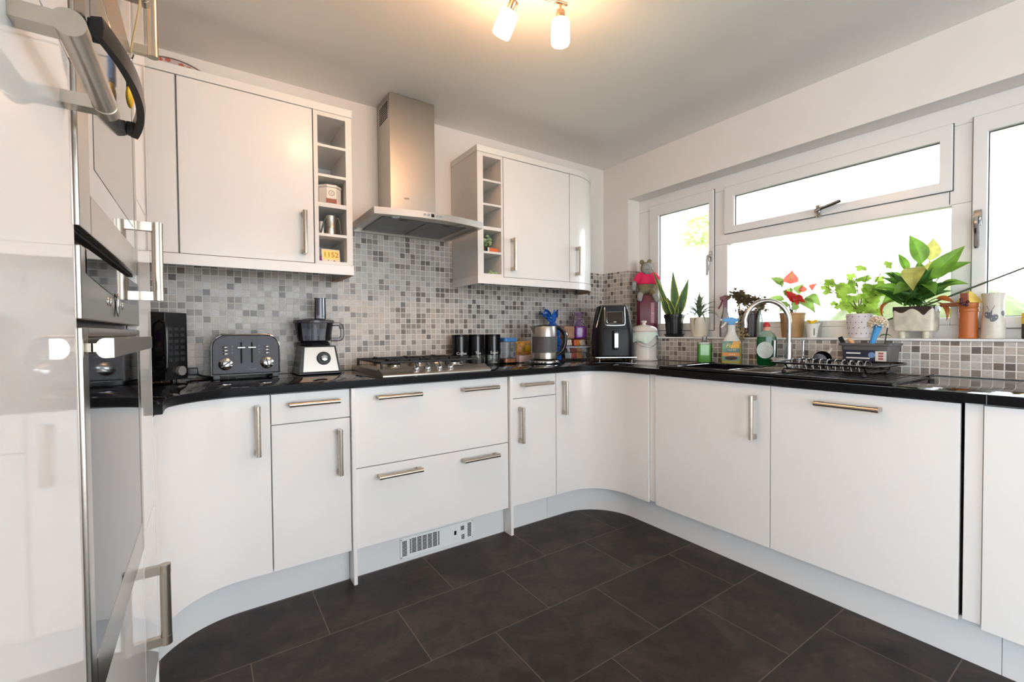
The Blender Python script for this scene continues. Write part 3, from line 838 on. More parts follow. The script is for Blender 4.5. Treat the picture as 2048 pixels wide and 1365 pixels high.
bx = lambda x: 2.138 - .045 * math.sin(math.pi * (x - .67) / .6)
for x in (.908, .928, .975, .995):
    obj('button', MB().cyl((x, bx(x) + .001, 1.6955), (x, bx(x) - .003, 1.6955), .0062, seg=16), CHROME, t)
obj('display', MB().box(.943, .959, bx(.951) - .0012, bx(.951) + .002, 1.6875, 1.7035), BLACK_GL, t)
lettering('NEFF', .014, INK_D, t, (.931, 2.3875, 1.845), frame_rot((1, 0, 0), (0, 0, 1)), name='maker_mark')

# ------------------------------------------------------------------ ceiling spotlight bar
LAMP_E = 19.0
t = thing('spotlight_bar', 'ceiling spotlight bar with frosted glass shades, two lit ones in view', 'lamp', (.85, 1.37, ZC))
BR = steel('satin_copper_nickel', (196, 164, 138), .25, (20, 20, 20))
SHADE = mat('lit_frosted_glass', (255, 200, 146), .5, emit=LAMP_E)
e0, e1 = V((1.149, 1.301, 2.345)), V((.55, 1.441, 2.345))
obj('bar', MB().cyl(e0, e1, .0065), BR, t)
m0 = (e0 + e1) / 2
obj('ceiling_plate', MB().lathe([(.055, -.018), (.058, -.012), (.058, 0)], (m0.x, m0.y, ZC - .001), 32), BR, t)
obj('stem', MB().cyl((m0.x, m0.y, 2.345), (m0.x, m0.y, ZC - .012), .007), BR, t)
def spot(pos, aim):
    p = V(pos); a = V(aim).normalized()
    M_ = Matrix.Translation(p) @ V((0, 0, -1)).rotation_difference(a).to_matrix().to_4x4()
    o = obj('spot_arm', MB().cyl((0, 0, 0), (0, 0, -.030), .0045, seg=14, M=M_).lathe([(.004, -.028), (.016, -.030), (.0172, -.034), (.0172, -.068), (.0150, -.072)], seg=28, M=M_), BR, t)
    obj('shade', MB().lathe([(.0175, -.064), (.030, -.066), (.0335, -.072), (.0345, -.10), (.0345, -.142), (.0325, -.150), (.0225, -.150), (.0225, -.085)], seg=36, M=M_), SHADE, o)
spot((1.122, 1.308, 2.345), (.02, .03, -1)); spot((.955, 1.348, 2.340), (-.135, .334, -.6))
spot((.76, 1.392, 2.340), (-.5, -.8, -.35)); spot((.59, 1.432, 2.340), (-.6, -.7, -.35))  # two more spots out of view, added for their light
# ------------------------------------------------------------------ things on the worktop, back run
G = ZT + .0006
# small black microwave turned into the left corner
t = thing('countertop_microwave', 'small black microwave with keypad in the left corner of the worktop', 'microwave', (-.335, 2.36, G), rad(48))
obj('body', MB().box(-.23, .23, -.14, .165, .012, .300, .006), BLACK, t, local=True)
obj('door', MB().box(-.228, .115, -.155, -.1415, .014, .298, .003), BLACK_GL, t, local=True)
o = obj('keypad_panel', MB().box(.118, .228, -.155, -.1415, .014, .298, .003), BLACK_S, t, local=True)
k = MB()
for i in range(3):
    for j in range(6):
        k.box(.134 + i * .029, .154 + i * .029, -.1562, -.155, .092 + j * .026, .106 + j * .026)
obj('key', k, mat('keypad_grey', (36, 36, 39), .5), o, local=True)
obj('dial', MB().cyl((.185, -.155, .050), (.185, -.170, .050), .020), mat('dial_grey', (168, 166, 164), .35, .6), o, local=True)
obj('handle', MB().tube(smooth_path([(.095, -.155, .265), (.095, -.185, .235), (.095, -.185, .075), (.095, -.155, .045)], 5), .006), BLACK_S, t, local=True)
for x in (-.2, .2):
    for y in (-.11, .14):
        obj('foot', MB().cyl((x, y, 0), (x, y, .012), .012, seg=12), BLACK, t, local=True)

# mains plug and flex
t = thing('power_cable', 'black plug and cable on the worktop between microwave and toaster', 'cable', (-.04, 2.55, G))
obj('plug', MB().box(-.075, -.033, 2.545, 2.585, G + .016, G + .05, .005), BLACK, t)
obj('flex', MB().tube(smooth_path([(-.05, 2.56, G + .028), (-.02, 2.545, G + .012), (.02, 2.54, G + .005), (.045, 2.50, G + .004), (.0, 2.44, G + .004), (-.06, 2.42, G + .004)], 6), .0036, 8), BLACK, t)

# toaster
t = thing('toaster', 'dark grey four-slice toaster with chrome levers and two dials', 'toaster', (.154, 2.48, G))
x0, x1 = .015, .292
def arch(i):                               # front outline, shrunk by i
    r = .062 - i
    return [(x0 + i, .018 + i), (x1 - i, .018 + i)] + arc(x1 - .062, .206 - .062, r, 0, 90, 8) + arc(x0 + .062, .206 - .062, r, 90, 180, 8)
YZ = Matrix.Translation((0, 2.60, G)) @ Matrix.Rotation(rad(90), 4, 'X')   # local z runs towards the room
GUN = mat('gunmetal_paint', (48, 46, 50), .36, .4)
o = obj('body', MB().prism(arch(.004), .020, .205, M=YZ, bev=.006), GUN, t)
obj('side_rim', MB().prism(arch(.0), .030, .196, M=YZ), BLACK_S, t)
obj('front_trim', MB().tube([YZ @ V((x, y, .2035)) for x, y in arch(.003)[1:] + arch(.003)[:1]], .0022, 8), CHROME, t)
yf = 2.60 - .205
s = MB()
for x in (.1325, .1745):
    s.box(x - .0035, x + .0035, yf - .0008, yf + .002, G + .072, G + .168)
obj('lever_slot', s, DARK, t)
for x in (.1325, .1745):
    obj('lever', MB().box(x - .016, x + .016, yf - .018, yf - .002, G + .140, G + .147, .002), CHROME, t)
for x in (.071, .236):
    for z in (.116, .131, .146):
        obj('button', MB().ell((x, yf - .001, G + z), (.012, .005, .0045)), CHROME, t)
    kb = obj('dial', MB().lathe([(.0285, 0), (.027, .006), (.022, .009), (.0215, .020), (.017, .023), (0, .023)], seg=32, M=Matrix.Translation((x, yf, G + .070)) @ Matrix.Rotation(rad(90), 4, 'X')), CHROME, t)
    obj('pointer', MB().box(-.003, .003, -.021, .021, .0225, .0255, M=Matrix.Translation((x, yf, G + .070)) @ Matrix.Rotation(rad(90), 4, 'X') @ Matrix.Rotation(rad(-55 if x < .1 else 15), 4, 'Z')), BLACK, kb)
d = MB()
for x in (.098, .204):
    for z in (.120, .134, .150):
        d.cyl((x, yf - .0006, G + z), (x, yf + .001, G + z), .004, seg=10)
obj('icon', d, mat('icon_grey', (120, 118, 122), .5), t)
b = MB()
for x in (.088, .219):
    b.box(x - .030, x + .030, 2.415, 2.565, G + .2005, G + .2065, .001)
obj('bread_slot', b, DARK, t)
lettering('morphy', .009, mat('badge_print', (170, 168, 168), .4), t, (.178, yf - .0006, G + .041), frame_rot((1, 0, 0), (0, 0, 1)), name='maker_mark')
for x in (.036, .271):
    for y in (2.415, 2.575):
        obj('foot', MB().box(x - .014, x + .014, y - .012, y + .012, G, G + .022, .003), BLACK, t)

# food processor
t = thing('food_processor', 'black food processor with steel front panel and clear jug bowl', 'food processor', (.465, 2.49, G))
def frustum(mb, a, b, z0, z1):
    vs = [(a[0], a[2], z0), (a[1], a[2], z0), (a[1], a[3], z0), (a[0], a[3], z0), (b[0], b[2], z1), (b[1], b[2], z1), (b[1], b[3], z1), (b[0], b[3], z1)]
    return mb.add(vs, [(0, 1, 2, 3), (4, 5, 6, 7), (0, 1, 5, 4), (1, 2, 6, 5), (2, 3, 7, 6), (3, 0, 4, 7)])
mb = MB(); frustum(mb, (.372, .566, 2.385, 2.585), (.392, .548, 2.408, 2.575), G + .012, G + .142)
mb.box(.368, .570, 2.380, 2.588, G, G + .014, .005)
obj('motor_base', mb, BLACK_S, t)
pn = MB(); pn.add([(.390, 2.3845, G + .016), (.556, 2.3845, G + .016), (.540, 2.4065, G + .136), (.402, 2.4065, G + .136), (.390, 2.389, G + .016), (.556, 2.389, G + .016), (.540, 2.411, G + .136), (.402, 2.411, G + .136)],
                  [(0, 1, 2, 3), (0, 1, 5, 4), (1, 2, 6, 5), (2, 3, 7, 6), (3, 0, 4, 7)])
obj('front_panel', pn, STEEL_H, t)
KM = Matrix.Translation((.487, 2.3955, G + .080)) @ Matrix.Rotation(rad(80), 4, 'X')
kb = obj('speed_dial', MB().lathe([(.033, 0), (.033, .006), (.030, .010), (0, .010)], M=KM), BLACK, t)
obj('dial_cap', MB().lathe([(.019, .009), (.0175, .022), (.014, .025), (0, .026)], M=KM), CHROME, kb)
bc = (.462, 2.490)
obj('drive_collar', MB().lathe([(.074, .143), (.076, .150), (.066, .163), (.060, .165)], (bc[0], bc[1], G)), BLACK, t)
obj('bowl', MB().lathe([(.076, .166), (.079, .168), (.092, .262), (.0895, .262), (.0765, .170)], (bc[0], bc[1], G), 40), SMOKE_P, t)
lid = obj('lid', MB().lathe([(.0945, .258), (.0965, .262), (.096, .272), (.07, .279), (.03, .282), (.0, .282)], (bc[0], bc[1], G), 40), SMOKE_P, t)
obj('lid_rim', MB().lathe([(.0968, .258), (.0985, .260), (.0985, .268), (.0955, .270), (.0955, .258)], (bc[0], bc[1], G), 40, caps=False), mat('dark_smoke', (70, 70, 76), .2), lid)
obj('feed_chute', MB().lathe([(.028, .281), (.0265, .383), (.0295, .385), (.0295, .388), (.0245, .388), (.025, .283)], (bc[0] + .030, bc[1] - .005, G), 28, sy=.85), SMOKE_P, lid)
obj('pusher', MB().lathe([(.0225, .300), (.0225, .386), (0, .386)], (bc[0] + .030, bc[1] - .005, G), 24, sy=.85), mat('pusher_grey', (128, 128, 132), .2), lid)
obj('bowl_handle', MB().tube(smooth_path([(bc[0] + .082, bc[1] - .02, G + .252), (bc[0] + .125, bc[1] - .03, G + .246), (bc[0] + .128, bc[1] - .03, G + .18), (bc[0] + .076, bc[1] - .02, G + .172)], 6), .010, 10), SMOKE_P, t)
obj('blade_hub', MB().lathe([(.016, .170), (.013, .250), (0, .252)], (bc[0], bc[1], G), 20), mat('hub_grey', (150, 148, 150), .3), t)

# ------------------------------------------------------------------ gas hob
t = thing('gas_hob', 'brushed steel gas hob with black pan supports and four control knobs', 'hob', (.96, 2.32, G))
hx0, hx1, hy0, hy1 = .672, .1 + 1.155, 2.045, 2.575
def side(dz=0):                            # section: low lip, sloped control strip, flat plate
    return [(hy0, 0), (hy0, .006), (hy0 + .006, .012), (hy0 + .066, .034), (hy0 + .074, .034), (hy0 + .082, .026), (hy1 - .012, .026), (hy1, .014), (hy1, 0)]
sec = side(); n = len(sec)
mb = MB(); vs = []
for x in (hx0, hx1):
    vs += [(x, y, G + z) for y, z in sec]
mb.add(vs, [(i, (i + 1) % n, n + (i + 1) % n, n + i) for i in range(n)] + [tuple(range(n)), tuple(range(n, 2 * n))])
obj('hob_plate', mb, STEEL_H, t)
sl = math.atan2(.022, .060)
for x in (.845, .905, .967, 1.028):
    KM = Matrix.Translation((x, hy0 + .030, G + .0205)) @ Matrix.Rotation(sl, 4, 'X')
    kb = obj('control_knob', MB().lathe([(.015, 0), (.0165, .004), (.0165, .012), (.012, .019), (0, .021)], seg=24, M=KM), CHROME, t)
    obj('grip', MB().box(-.0035, .0035, -.010, .014, .016, .034, .002, M=KM), CHROME, kb)
zb = G + .026
for x, y, r in ((.795, 2.245, .034), (.795, 2.465, .042), (.965, 2.355, .055), (1.130, 2.245, .045), (1.130, 2.465, .034)):
    bo = obj('burner', MB().lathe([(r + .012, 0), (r + .010, .004), (r, .006), (r, .016), (r - .004, .018), (0, .018)], (x, y, zb), 28), STEEL, t)
    obj('burner_cap', MB().lathe([(r - .002, .0185), (r - .001, .022), (r - .006, .026), (0, .027)], (x, y, zb), 28), IRON, bo)
for xa, xb in ((.700, .878), (.884, 1.046), (1.052, 1.230)):
    g = MB(); z0, z1 = zb + .0005, zb + .040
    ya, yb = 2.150, 2.555
    for y in (ya, yb):
        for x in (xa, xb):
            g.box(x - .006, x + .006, y - .006, y + .006, z0, z1, .002)
    for x in (xa, xb):
        g.box(x - .0055, x + .0055, ya, yb, z1 - .012, z1, .003)
    for y in (ya, (ya + yb) / 2, yb):
        g.box(xa, xb, y - .0055, y + .0055, z1 - .012, z1, .003)
    xm = (xa + xb) / 2
    for y0, y1 in ((ya, ya + .070), (yb - .070, yb), ((ya + yb) / 2 - .060, (ya + yb) / 2 + .060)):
        g.box(xm - .005, xm + .005, y0, y1, z1 - .010, z1 + .004, .003)
    for y in (ya + .1, yb - .1):
        g.box(xa, xa + .050, y - .005, y + .005, z1 - .010, z1 + .004, .003); g.box(xb - .050, xb, y - .005, y + .005, z1 - .010, z1 + .004, .003)
    obj('pan_support', g, IRON, t)

# ------------------------------------------------------------------ jars and packets right of the hob
BLK_EN = mat('black_enamel', (14, 14, 15), .12)
SUGAR = mat('white_sugar', (236, 230, 220), .9)
JARG = thin_glass('jar_glass', (246, 248, 248), .02, .05)
for x, y, w, hgt, lab, fill in ((1.318, 2.520, 'Coffee', .044, 'black storage canister with glass foot lettered Coffee, nearest the hob', (92, 62, 40)),
                                (1.432, 2.512, 'Tea', .046, 'black storage canister with glass foot lettered Tea, middle of the three', (120, 92, 66)),
                                (1.548, 2.500, 'Sugar', .012, 'black storage canister with glass foot lettered Sugar, beside the blue-lidded tub', (236, 230, 220))):
    t = thing('storage_canister', lab, 'canister', (x, y, G), group='black canisters right of the hob')
    obj('glass_foot', MB().lathe([(.0475, 0), (.0495, .003), (.0495, .058), (.0470, .058), (.0465, .004)], (x, y, G), 36), JARG, t)
    obj('contents', MB().lathe([(.0455, .0045), (.0455, hgt), (0, hgt + .004)], (x, y, G), 28), mat('canister_fill', fill, .9), t)
    obj('body', MB().lathe([(.0505, .058), (.052, .060), (.052, .178), (.0500, .1795), (0, .1795)], (x, y, G), 40), BLK_EN, t)
    obj('lid', MB().lathe([(.0525, .180), (.053, .182), (.053, .187), (.050, .190), (0, .190)], (x, y, G), 40), BLK_EN, t)
    a = math.atan2(-y, -x) + .22
    for q, (sz, dz, dy) in enumerate(((.024, .066, 0),)):
        nx, ny = math.cos(a), math.sin(a)
        lettering(w, sz, INK, t, (x + nx * .0524, y + ny * .0524, G + dz), frame_rot((-ny, nx, 0), (0, 0, 1)), extrude=.0006)
t = thing('food_tub', 'clear plastic tub with a blue lid right of the black canisters', 'tub', (1.665, 2.505, G))
obj('tub', MB().prism(rrect(1.617, 1.713, 2.457, 2.553, .018), G, G + .138, bev=.004), CLEAR_P, t)
obj('lid', MB().prism(rrect(1.613, 1.717, 2.453, 2.557, .02), G + .139, G + .166, bev=.004), mat('blue_lid', (70, 132, 200), .35), t)
obj('contents', MB().prism(rrect(1.620, 1.710, 2.460, 2.550, .016), G + .002, G + .026, bev=.004), mat('orange_lentils', (214, 120, 60), .9, noise=(120, .4)), t)
tag(obj('white_carton', MB().box(1.728, 1.862, 2.452, 2.556, G, G + .046, .002), mat('pink_white_card', (226, 208, 208), .6, noise=(20, .12))), 'flat white carton on the worktop behind the kettle', 'carton')
t = thing('snack_packet', 'orange and yellow snack packet lying on the flat white carton', 'packet', (1.795, 2.50, G + .047))
def pouch(u, v):
    a = 2 * math.pi * u; e = (1 - abs(2 * v - 1) ** 2.5)
    return (1.795 + (.062) * math.cos(a), 2.50 + (.030 * e + .003) * math.sin(a), G + .0475 + .094 * v)
obj('bag', MB().grid(pouch, 24, 12), mat('packet_foil', (206, 158, 84), .35, noise=(26, .7)), t)
obj('label_patch', MB().ell((1.812, 2.470, G + .092), (.026, .006, .024)), mat('packet_yellow', (232, 206, 60), .4), t)

# kettle
t = thing('kettle', 'steel kettle with ribbed grey sleeve on a round power base', 'kettle', (1.812, 2.285, G), rad(-12))
obj('power_base', MB().lathe([(.100, .002), (.104, .008), (.100, .022), (.070, .026), (0, .026)], seg=44).box(-.155, -.08, -.02, .02, .002, .014, .004), BLACK, t, local=True)
obj('base_ring', MB().lathe([(.1045, .006), (.1050, .008), (.1015, .020), (.0985, .021)], seg=44), CHROME, t, local=True)
obj('body', MB().lathe([(.076, .029), (.079, .032), (.079, .068), (.0785, .070), (.0785, .172), (.0785, .175), (.0765, .232), (.0745, .238), (0, .238)], seg=48), STEEL_H, t, local=True)
pr = [(.0795, .0705)]
for i in range(14):
    z = .072 + i * .0072
    pr += [(.0818, z), (.0818, z + .0058), (.0808, z + .0062), (.0808, z + .0070)]
pr += [(.0795, .1735)]
obj('sleeve', MB().lathe(pr, seg=48), mat('grey_rubber', (92, 92, 94), .5), t, local=True)
obj('lid', MB().lathe([(.070, .2385), (.066, .243), (.02, .247), (0, .247)], seg=36), BLACK_S, t, local=True)
sp = MB(); sp.add([(-.070, -.022, .238), (-.070, .022, .238), (-.106, 0, .240), (-.072, -.018, .190), (-.072, .018, .190), (-.074, 0, .178)], [(0, 2, 1), (0, 3, 5, 2), (1, 2, 5, 4), (0, 1, 4, 3), (3, 4, 5)])
obj('spout', sp, STEEL_H, t, local=True)
obj('handle', MB().tube(smooth_path([(.070, 0, .232), (.112, 0, .226), (.146, 0, .190), (.150, 0, .140), (.132, 0, .085), (.088, 0, .050)], 6), [.013] * 10 + [.012] * 15 + [.011] * 6, 12), BLACK_S, t, local=True)
obj('handle_strip', MB().tube(smooth_path([(.112, 0, .2395), (.156, 0, .200), (.1635, 0, .145), (.146, 0, .085)], 6), .004, 8), CHROME, t, local=True)

# bread bag behind the kettle
def crinkle(mb_fn, amp, freq, seed):
    def f(u, v):
        x, y, z = mb_fn(u, v)
        k = math.sin(freq * u * 6.283 + seed) * math.cos(freq * .7 * v * 6.283 + 2 * seed) + .6 * math.sin(2.3 * freq * v * 6.283 + u * 9 + seed)
        return (x + amp * k, y + amp * math.cos(k * 3 + seed), z + amp * .5 * k)
    return f
t = thing('bread_bag', 'blue plastic bread bag with twisted top standing behind the kettle', 'bag', (2.050, 2.490, G))
def bb(u, v):
    a = 2 * math.pi * u
    w = .062 * (1 - .05 * v) if v < .62 else (.062 * (1 - (v - .62) / .16 * .72) if v < .78 else .017 + .060 * (v - .78) / .22)
    dd = .045 if v < .62 else (.045 * (1 - (v - .62) / .16 * .7) if v < .78 else .013 + .012 * (v - .78) / .22)
    lean = .03 * max(0, v - .6)
    fan = max(0, v - .78) / .22
    return (2.050 + w * math.cos(a) - lean - .02 * fan, 2.490 + dd * math.sin(a), G + .002 + (.340 + .022 * fan * math.sin(5 * a + .6)) * v)
obj('bag', MB().grid(crinkle(bb, .0055, 4, 1.3), 40, 40), mat('blue_film', (30, 92, 176), .18, coat=.8, noise=(12, .75)), t, 60)
# tub of wrapped snacks with a loaf lying on top
t = thing('snack_tub', 'clear plastic tub of wrapped snacks between the kettle and the air fryer', 'tub', (2.252, 2.474, G), rad(-34))
mb = MB(); frustum(mb, (-.082, .082, -.056, .056), (-.096, .096, -.068, .068), .001, .088)
obj('tub', mb, CLEAR_P, t, local=True)
r = MB()
for q in ((-.102, .102, -.074, -.067), (-.102, .102, .067, .074), (-.102, -.095, -.067, .067), (.095, .102, -.067, .067)):
    r.box(q[0], q[1], q[2], q[3], .086, .098, .002)
obj('rim', r, thin_glass('frosted_rim', (206, 214, 226), .2, .5), t, local=True)
cols = [(232, 226, 218), (214, 76, 52), (236, 150, 60), (226, 224, 220), (196, 60, 60), (232, 210, 150), (216, 214, 216), (190, 176, 160)]
for i in range(24):
    lay = i // 8
    cx, cy, cz = (-.056 + .0375 * (i % 4)) * (1 if lay < 2 else .9) + rnd.uniform(-.006, .006), -.026 + .052 * ((i // 4) % 2) + rnd.uniform(-.006, .006), .028 + lay * .047
    M_ = Matrix.Translation((cx, cy, cz)) @ Matrix.Rotation(rnd.uniform(0, 3), 4, 'Z') @ Matrix.Rotation(rnd.uniform(-.5, .5), 4, 'X')
    o = obj('wrapped_snack', MB().box(-.023, .023, -.010, .010, -.022, .022, .006, M=M_), mat('wrapper_%s' % 'abcdefgh'[i % 8], cols[i % 8], .35, noise=(40, .35)), None)
    o.location = t.location + V((0, 0, .0)); o.rotation_euler = t.rotation_euler
    tag(o, 'small wrapped snack heaped in the clear tub beside the kettle', 'snack', 'wrapped snacks in the tub')
t = thing('bread_loaf', 'wrapped loaf in a clear and purple bag lying on the tub of snacks', 'loaf', (2.252, 2.478, G + .150), rad(-30))
obj('loaf', MB().box(-.098, -.012, -.045, .045, 0, .094, .012), mat('loaf_brown', (176, 138, 112), .7, noise=(30, .25)), t, local=True)
PURP = mat('purple_film', (124, 44, 158), .25, coat=.5, noise=(36, .55))
obj('wrapper_end', MB().box(-.010, .078, -.047, .047, -.001, .096, .016), PURP, t, local=True)
def tail(u, v):
    a = 2 * math.pi * u
    rr = .046 * (1 - v * .75) if v < .6 else .025 + .045 * (v - .6)
    return (.034 + rr * math.cos(a) - .01 * v, rr * .6 * math.sin(a), .094 + .100 * v)
obj('bag_top', MB().grid(crinkle(tail, .004, 4, .4), 30, 20), thin_glass('purple_clear_film', (214, 188, 226), .05, .22), t, 60, local=True)

# air fryer on its low stand
t = thing('appliance_stand', 'low black and steel stand on small feet under the air fryer', 'stand', (2.367, 2.224, G), rad(-36))
obj('board', MB().box(-.136, .136, -.150, .130, .024, .030, .002), BLACK_S, t, local=True)
e = MB()
e.box(-.138, .138, -.153, -.150, .0243, .0297, .0008); e.box(-.138, .138, .130, .132, .0243, .0297, .0008); e.box(-.139, -.136, -.150, .130, .0243, .0297, .0008); e.box(.136, .139, -.150, .130, .0243, .0297, .0008)
obj('edge', e, CHROME, t, local=True)
for x in (-.108, .108):
    for y in (-.136, .112):
        obj('foot', MB().lathe([(.008, 0), (.006, .006), (.004, .012), (.007, .018), (.007, .0235)], (x, y, 0), 14), CHROME, t, local=True)
t = thing('air_fryer', 'black air fryer with silver-trimmed display and pull-out basket in the corner', 'air fryer', (2.367, 2.224, G + .031), rad(-36))
def fry(z):                                # half width and depth at height z
    k = max(0, (z - .13) / .22)
    return .130 - .030 * k ** 1.6, .126 - .030 * k
mb = MB(); rings = []
hs = [0, .004, .05, .13, .20, .27, .32, .342, .350]
for z in hs:
    a, b = fry(z); 
    if z == 0: a, b = a - .006, b - .006
    if z == .350: a, b = a - .012, b - .012
    rings.append([(x, y, z + .002) for x, y in rrect(-a, a, -b, b, min(.055, a * .5), 6)])
n = len(rings[0]); vs = [p for r_ in rings for p in r_]
fs = [(k * n + i, k * n + (i + 1) % n, (k + 1) * n + (i + 1) % n, (k + 1) * n + i) for k in range(len(hs) - 1) for i in range(n)]
mb.add(vs, fs + [tuple(range(n)), tuple(range((len(hs) - 1) * n, len(hs) * n))])
obj('body', mb, mat('fryer_black', (17, 17, 18), .38, spec=.35), t, local=True)
def face(z): return -fry(z)[1] - .0005
FM = lambda x, z, o=0: V((x, face(z) - o, z))
lp = [(-.066, .338), (-.066, .232), (-.050, .214), (.050, .214), (.066, .232), (.066, .338)]
obj('display_trim', MB().tube(smooth_path([FM(x, z, .001) for x, z in lp], 5), .0035, 8), CHROME, t, local=True)
gl = [(-.055, .305), (-.055, .236), (-.045, .225), (.045, .225), (.055, .236), (.055, .305)]
obj('display', MB().add([FM(x, z, .0016) for x, z in gl], [tuple(range(6))]), mat('dark_bronze_glass', (46, 34, 26), .06), t, local=True)
obj('display_frame', MB().tube([FM(x, z, .002) for x, z in gl], .0014, 6, True), CHROME, t, local=True)
obj('power_key', MB().ell(FM(0, .236, .002), (.011, .003, .004)), INK, t, local=True)
obj('basket_seam', MB().tube([V((x, face(.192) - .0002, .192)) for x in (-.09, -.04, .04, .09)], .0012, 6), DARK, t, local=True)
hd = obj('basket_handle', MB().box(-.017, .017, face(.12) - .030, face(.12), .048, .176, .007), BLACK, t, local=True)
obj('handle_plate', MB().box(-.012, .012, face(.12) - .0335, face(.12) - .0305, .064, .158, .001), CHROME, hd, local=True)
for x in (-.079, .079):
    obj('side_trim', MB().tube([V((x * 1.05, -.085, .345)), V((x * 1.30, -.092, .28)), V((x * 1.56, -.098, .20))], .0032, 8), CHROME, t, local=True)

# compost caddy
cx, cy = 2.563, 2.104
t = thing('compost_caddy', 'white ribbed compost caddy with lid and pale green liner by the air fryer', 'caddy', (cx, cy, G))
mb = MB(); vs = []; zs = [(.0945, .000), (.0945, .008), (.088, .012), (.0855, .020), (.0875, .185), (.091, .190), (.091, .200), (.086, .200)]
nn = 120
for r0, z in zs:
    for i in range(nn):
        a = 2 * math.pi * i / nn
        rr = r0 + (.0009 * math.cos(40 * a) if .015 < z < .188 else 0)
        vs.append((cx + rr * math.cos(a), cy + rr * math.sin(a), G + z))
mb.add(vs, [(k * nn + i, k * nn + (i + 1) % nn, (k + 1) * nn + (i + 1) % nn, (k + 1) * nn + i) for k in range(len(zs) - 1) for i in range(nn)] + [tuple(range(nn))])
CER = mat('white_ceramic', (232, 228, 222), .22)
obj('pail', mb, CER, t)
obj('lid', MB().lathe([(.092, .2012), (.093, .206), (.082, .226), (.055, .240), (.020, .247), (.012, .250), (.011, .258), (.0185, .264), (.020, .270), (.015, .276), (0, .277)], (cx, cy, G), 44), CER, t)
def liner(u, v):
    a = 2 * math.pi * u
    rr = .0925 + .010 * v + .010 * max(0, math.cos(a - 2.9)) ** 4 * math.sin(3 * min(v, 1)) + .004 * math.sin(7 * a) * v + .003 * math.sin(13 * a + 1) * v
    drop = .012 + (.052 + .022 * math.sin(a * 2 + .8) + .014 * math.sin(5 * a)) * v
    return (cx + rr * math.cos(a), cy + rr * math.sin(a), G + .207 - drop)
obj('liner', MB().grid(liner, 80, 8), mat('compost_liner', (222, 234, 226), .4, sub=.2), t, 60)
def bail(u):
    a = rad(150 + 175 * u)
    return (cx + .0935 * math.cos(a), cy + .0935 * math.sin(a), G + .178 - .085 * math.sin(math.pi * u))
obj('bail_handle', MB().tube([bail(i / 24) for i in range(25)], .0018, 6), STEEL, t)
# ------------------------------------------------------------------ sink
BLK_SINK = mat('black_composite', (22, 22, 24), .22, noise=(300, .3))
t = thing('kitchen_sink', 'black composite sink with bowl, steel half bowl and drainer under the window', 'sink', (2.3, 1.07, G))
mb = MB(); zr0, zr1 = G, G + .009
bx0, bx1, by0, by1 = SX0 + .045, SX1 - .075, 1.195, SY1 - .050     # main bowl
cx0, cx1, cy0, cy1 = SX0 + .060, SX1 - .110, 1.020, 1.170          # half bowl
mb.box(SX0, bx0, SY0, SY1, zr0, zr1, .003); mb.box(bx1, SX1, SY0, SY1, zr0, zr1, .003)
mb.box(bx0, bx1, by1, SY1, zr0, zr1); mb.box(bx0, bx1, cy1, by0, zr0, zr1)
mb.box(bx0, cx0, cy0, cy1, zr0, zr1); mb.box(cx1, bx1, cy0, cy1, zr0, zr1); mb.box(bx0, bx1, .985, cy0, zr0, zr1)
for q in ((bx0 - .004, bx0, by0, by1), (bx1, bx1 + .004, by0, by1), (bx0, bx1, by0 - .004, by0), (bx0, bx1, by1, by1 + .004)):
    mb.box(q[0], q[1], q[2], q[3], ZT - .17, zr0 + .004)
mb.box(bx0, bx1, by0, by1, ZT - .174, ZT - .170)
obj('main_bowl', mb, BLK_SINK, t)
mb = MB()
for q in ((cx0, cx0 + .003, cy0, cy1), (cx1 - .003, cx1, cy0, cy1), (cx0, cx1, cy0, cy0 + .003), (cx0, cx1, cy1 - .003, cy1)):
    mb.box(q[0], q[1], q[2], q[3], ZT - .09, zr1 + .0006)
mb.box(cx0, cx1, cy0, cy1, ZT - .093, ZT - .090)
obj('half_bowl', mb, STEEL, t)
mb = MB().box(bx0, bx1, SY0 + .004, .985, zr0, zr1 - .004)
for i in range(12):
    y = SY0 + .06 + i * .028
    mb.box(bx0 + .03, bx1 - .03, y, y + .010, zr1 - .004, zr1 - .0015, .001)
obj('drainer', mb, BLK_SINK, t)
r = MB()
for q in ((cx0 - .016, cx1 + .016, cy0 - .016, cy0 + .001), (cx0 - .016, cx1 + .016, cy1 - .001, cy1 + .016), (cx0 - .016, cx0 + .001, cy0, cy1), (cx1 - .001, cx1 + .016, cy0, cy1)):
    r.box(q[0], q[1], q[2], q[3], zr1 + .0004, zr1 + .0036, .001)
obj('bowl_flange', r, STEEL, t)
r = MB()
for q in ((SX0 + .003, SX1 - .003, SY0 + .002, SY0 + .012), (SX0 + .003, SX1 - .003, SY1 - .012, SY1 - .002), (SX0 + .001, SX0 + .010, SY0 + .01, SY1 - .01)):
    r.box(q[0], q[1], q[2], q[3], zr1, zr1 + .004, .0015)
obj('raised_rim', r, BLK_SINK, t)
t = thing('sink_grid', 'wire basket standing in the black sink bowl', 'rack', (2.26, 1.36, ZT - .17))
g = MB()
for i in range(9):
    y = by0 + .03 + i * (by1 - by0 - .06) / 8
    g.tube([(bx0 + .02, y, ZT + .0125), (bx0 + .022, y, ZT - .162), (bx1 - .022, y, ZT - .162), (bx1 - .02, y, ZT + .0125)], .0020, 6)
for z in (ZT + .0125, ZT - .025, ZT - .06, ZT - .11):
    g.tube([(bx0 + .02, by0 + .02, z), (bx1 - .02, by0 + .02, z), (bx1 - .02, by1 - .02, z), (bx0 + .02, by1 - .02, z)], .0018, 6, True)
obj('wire_grid', g, CHROME, t)

